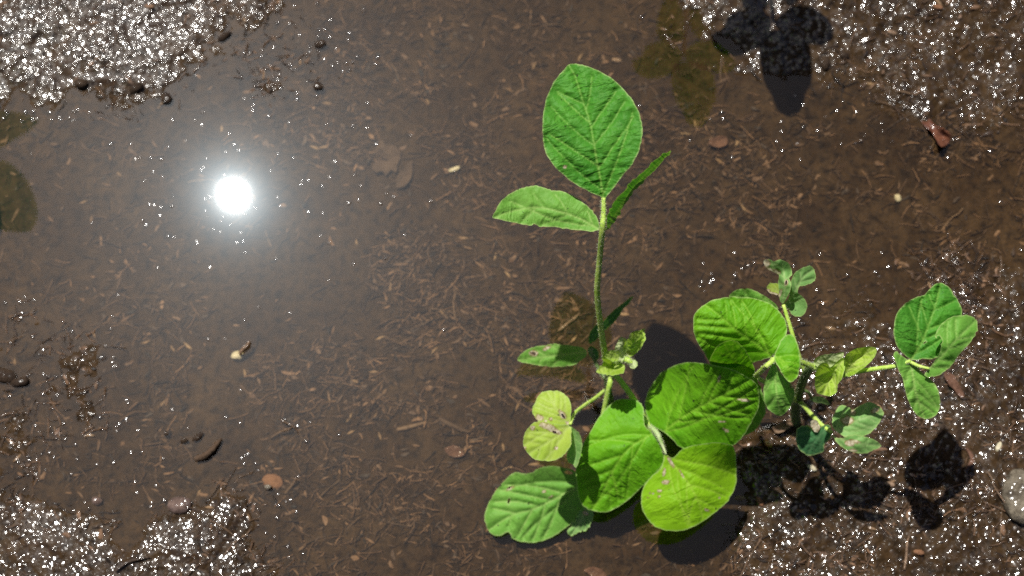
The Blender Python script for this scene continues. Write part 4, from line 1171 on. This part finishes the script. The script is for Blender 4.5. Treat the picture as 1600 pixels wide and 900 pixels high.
for k, (x, y, a, lab) in enumerate([
        (1310, 745, 40, 'orange seed between leaf shadows under the low pale leaflets'),
        (1187, 784, 60, 'plump orange-brown seed right of the lime leaflet'),
        (1435, 863, 10, 'orange seed at the tip of the rightmost leaf shadow'),
        (1268, 731, 30, 'cream seed above the leaf shadows, below the blue-green leaflet'),
        (1156, 779, 0, 'tan seed touching the edge of the lime leaflet'),
        (1390, 757, 10, 'tan seed between the two right leaf shadows'),
        (1560, 698, -60, 'yellowish seed up on the mud above the large pale stone'),
        (963, 95, 10, 'pale seed lying right of the tall leaflet tip'),
        (1393, 52, 25, 'tan seed on the sparkling mud right of the top shadow'),
        (1465, 12, 20, 'orange seed near the top edge on sparkling mud')]):
    m = (M_ORANGE, M_ORANGE, M_ORANGE, M_CREAM, M_TANLEAF, M_TANLEAF, M_CREAM, M_TANLEAF, M_TANLEAF, M_ORANGE)[k]
    lump('seed', x, y, 8.5, 4.2, 3.6, m, lab, 'seed', -a, 0.6, 40+k, 0.06)

# ------------------------------------------------------------------ camera, sun, sky
cam = bpy.data.cameras.new('camera'); co = bpy.data.objects.new('camera', cam); C.objects.link(co)
cam.sensor_width = 36.0; cam.lens = 36.0*F/W
mc = Matrix.Identity(4)
right, down, fwd = R_CW[:, 0], R_CW[:, 1], R_CW[:, 2]
for r_ in range(3):
    mc[r_][0] = right[r_]; mc[r_][1] = -down[r_]; mc[r_][2] = -fwd[r_]; mc[r_][3] = CAM[r_]
co.matrix_world = mc
cam.clip_start = 0.01; cam.clip_end = 500
cam.dof.use_dof = True; cam.dof.focus_distance = 1.01; cam.dof.aperture_fstop = 5.2
cam.dof.aperture_blades = 0
S.camera = co

sl = bpy.data.lights.new('sun', 'SUN'); sl.energy = 5.0; sl.angle = math.radians(0.53); sl.color = (1.0, 0.965, 0.90)
so = bpy.data.objects.new('sun', sl); C.objects.link(so)
so.rotation_euler = Vector(SUN).to_track_quat('Z', 'Y').to_euler()

wd = bpy.data.worlds.new('World'); S.world = wd; wd.use_nodes = True
nt = wd.node_tree; nt.nodes.clear()
sky = nt.nodes.new('ShaderNodeTexSky'); sky.sky_type = 'NISHITA'; sky.sun_disc = False
sky.sun_elevation = math.asin(SUN[2]); sky.sun_rotation = math.atan2(SUN[0], SUN[1])
sky.altitude = 100; sky.air_density = 0.45; sky.dust_density = 2.7; sky.ozone_density = 3.0
bg = nt.nodes.new('ShaderNodeBackground'); bg.inputs[1].default_value = 0.05
ow = nt.nodes.new('ShaderNodeOutputWorld')
nt.links.new(sky.outputs[0], bg.inputs[0]); nt.links.new(bg.outputs[0], ow.inputs[0])

S.render.engine = 'CYCLES'
S.cycles.use_denoising = False
S.cycles.max_bounces = 8; S.cycles.transparent_max_bounces = 12
S.cycles.sample_clamp_indirect = 4.0; S.cycles.sample_clamp_direct = 0.0
S.cycles.caustics_reflective = False; S.cycles.caustics_refractive = False
S.view_settings.view_transform = 'Standard'; S.view_settings.look = 'None'
S.view_settings.exposure = 0.45; S.view_settings.gamma = 1.0; S.view_settings.use_curve_mapping = False
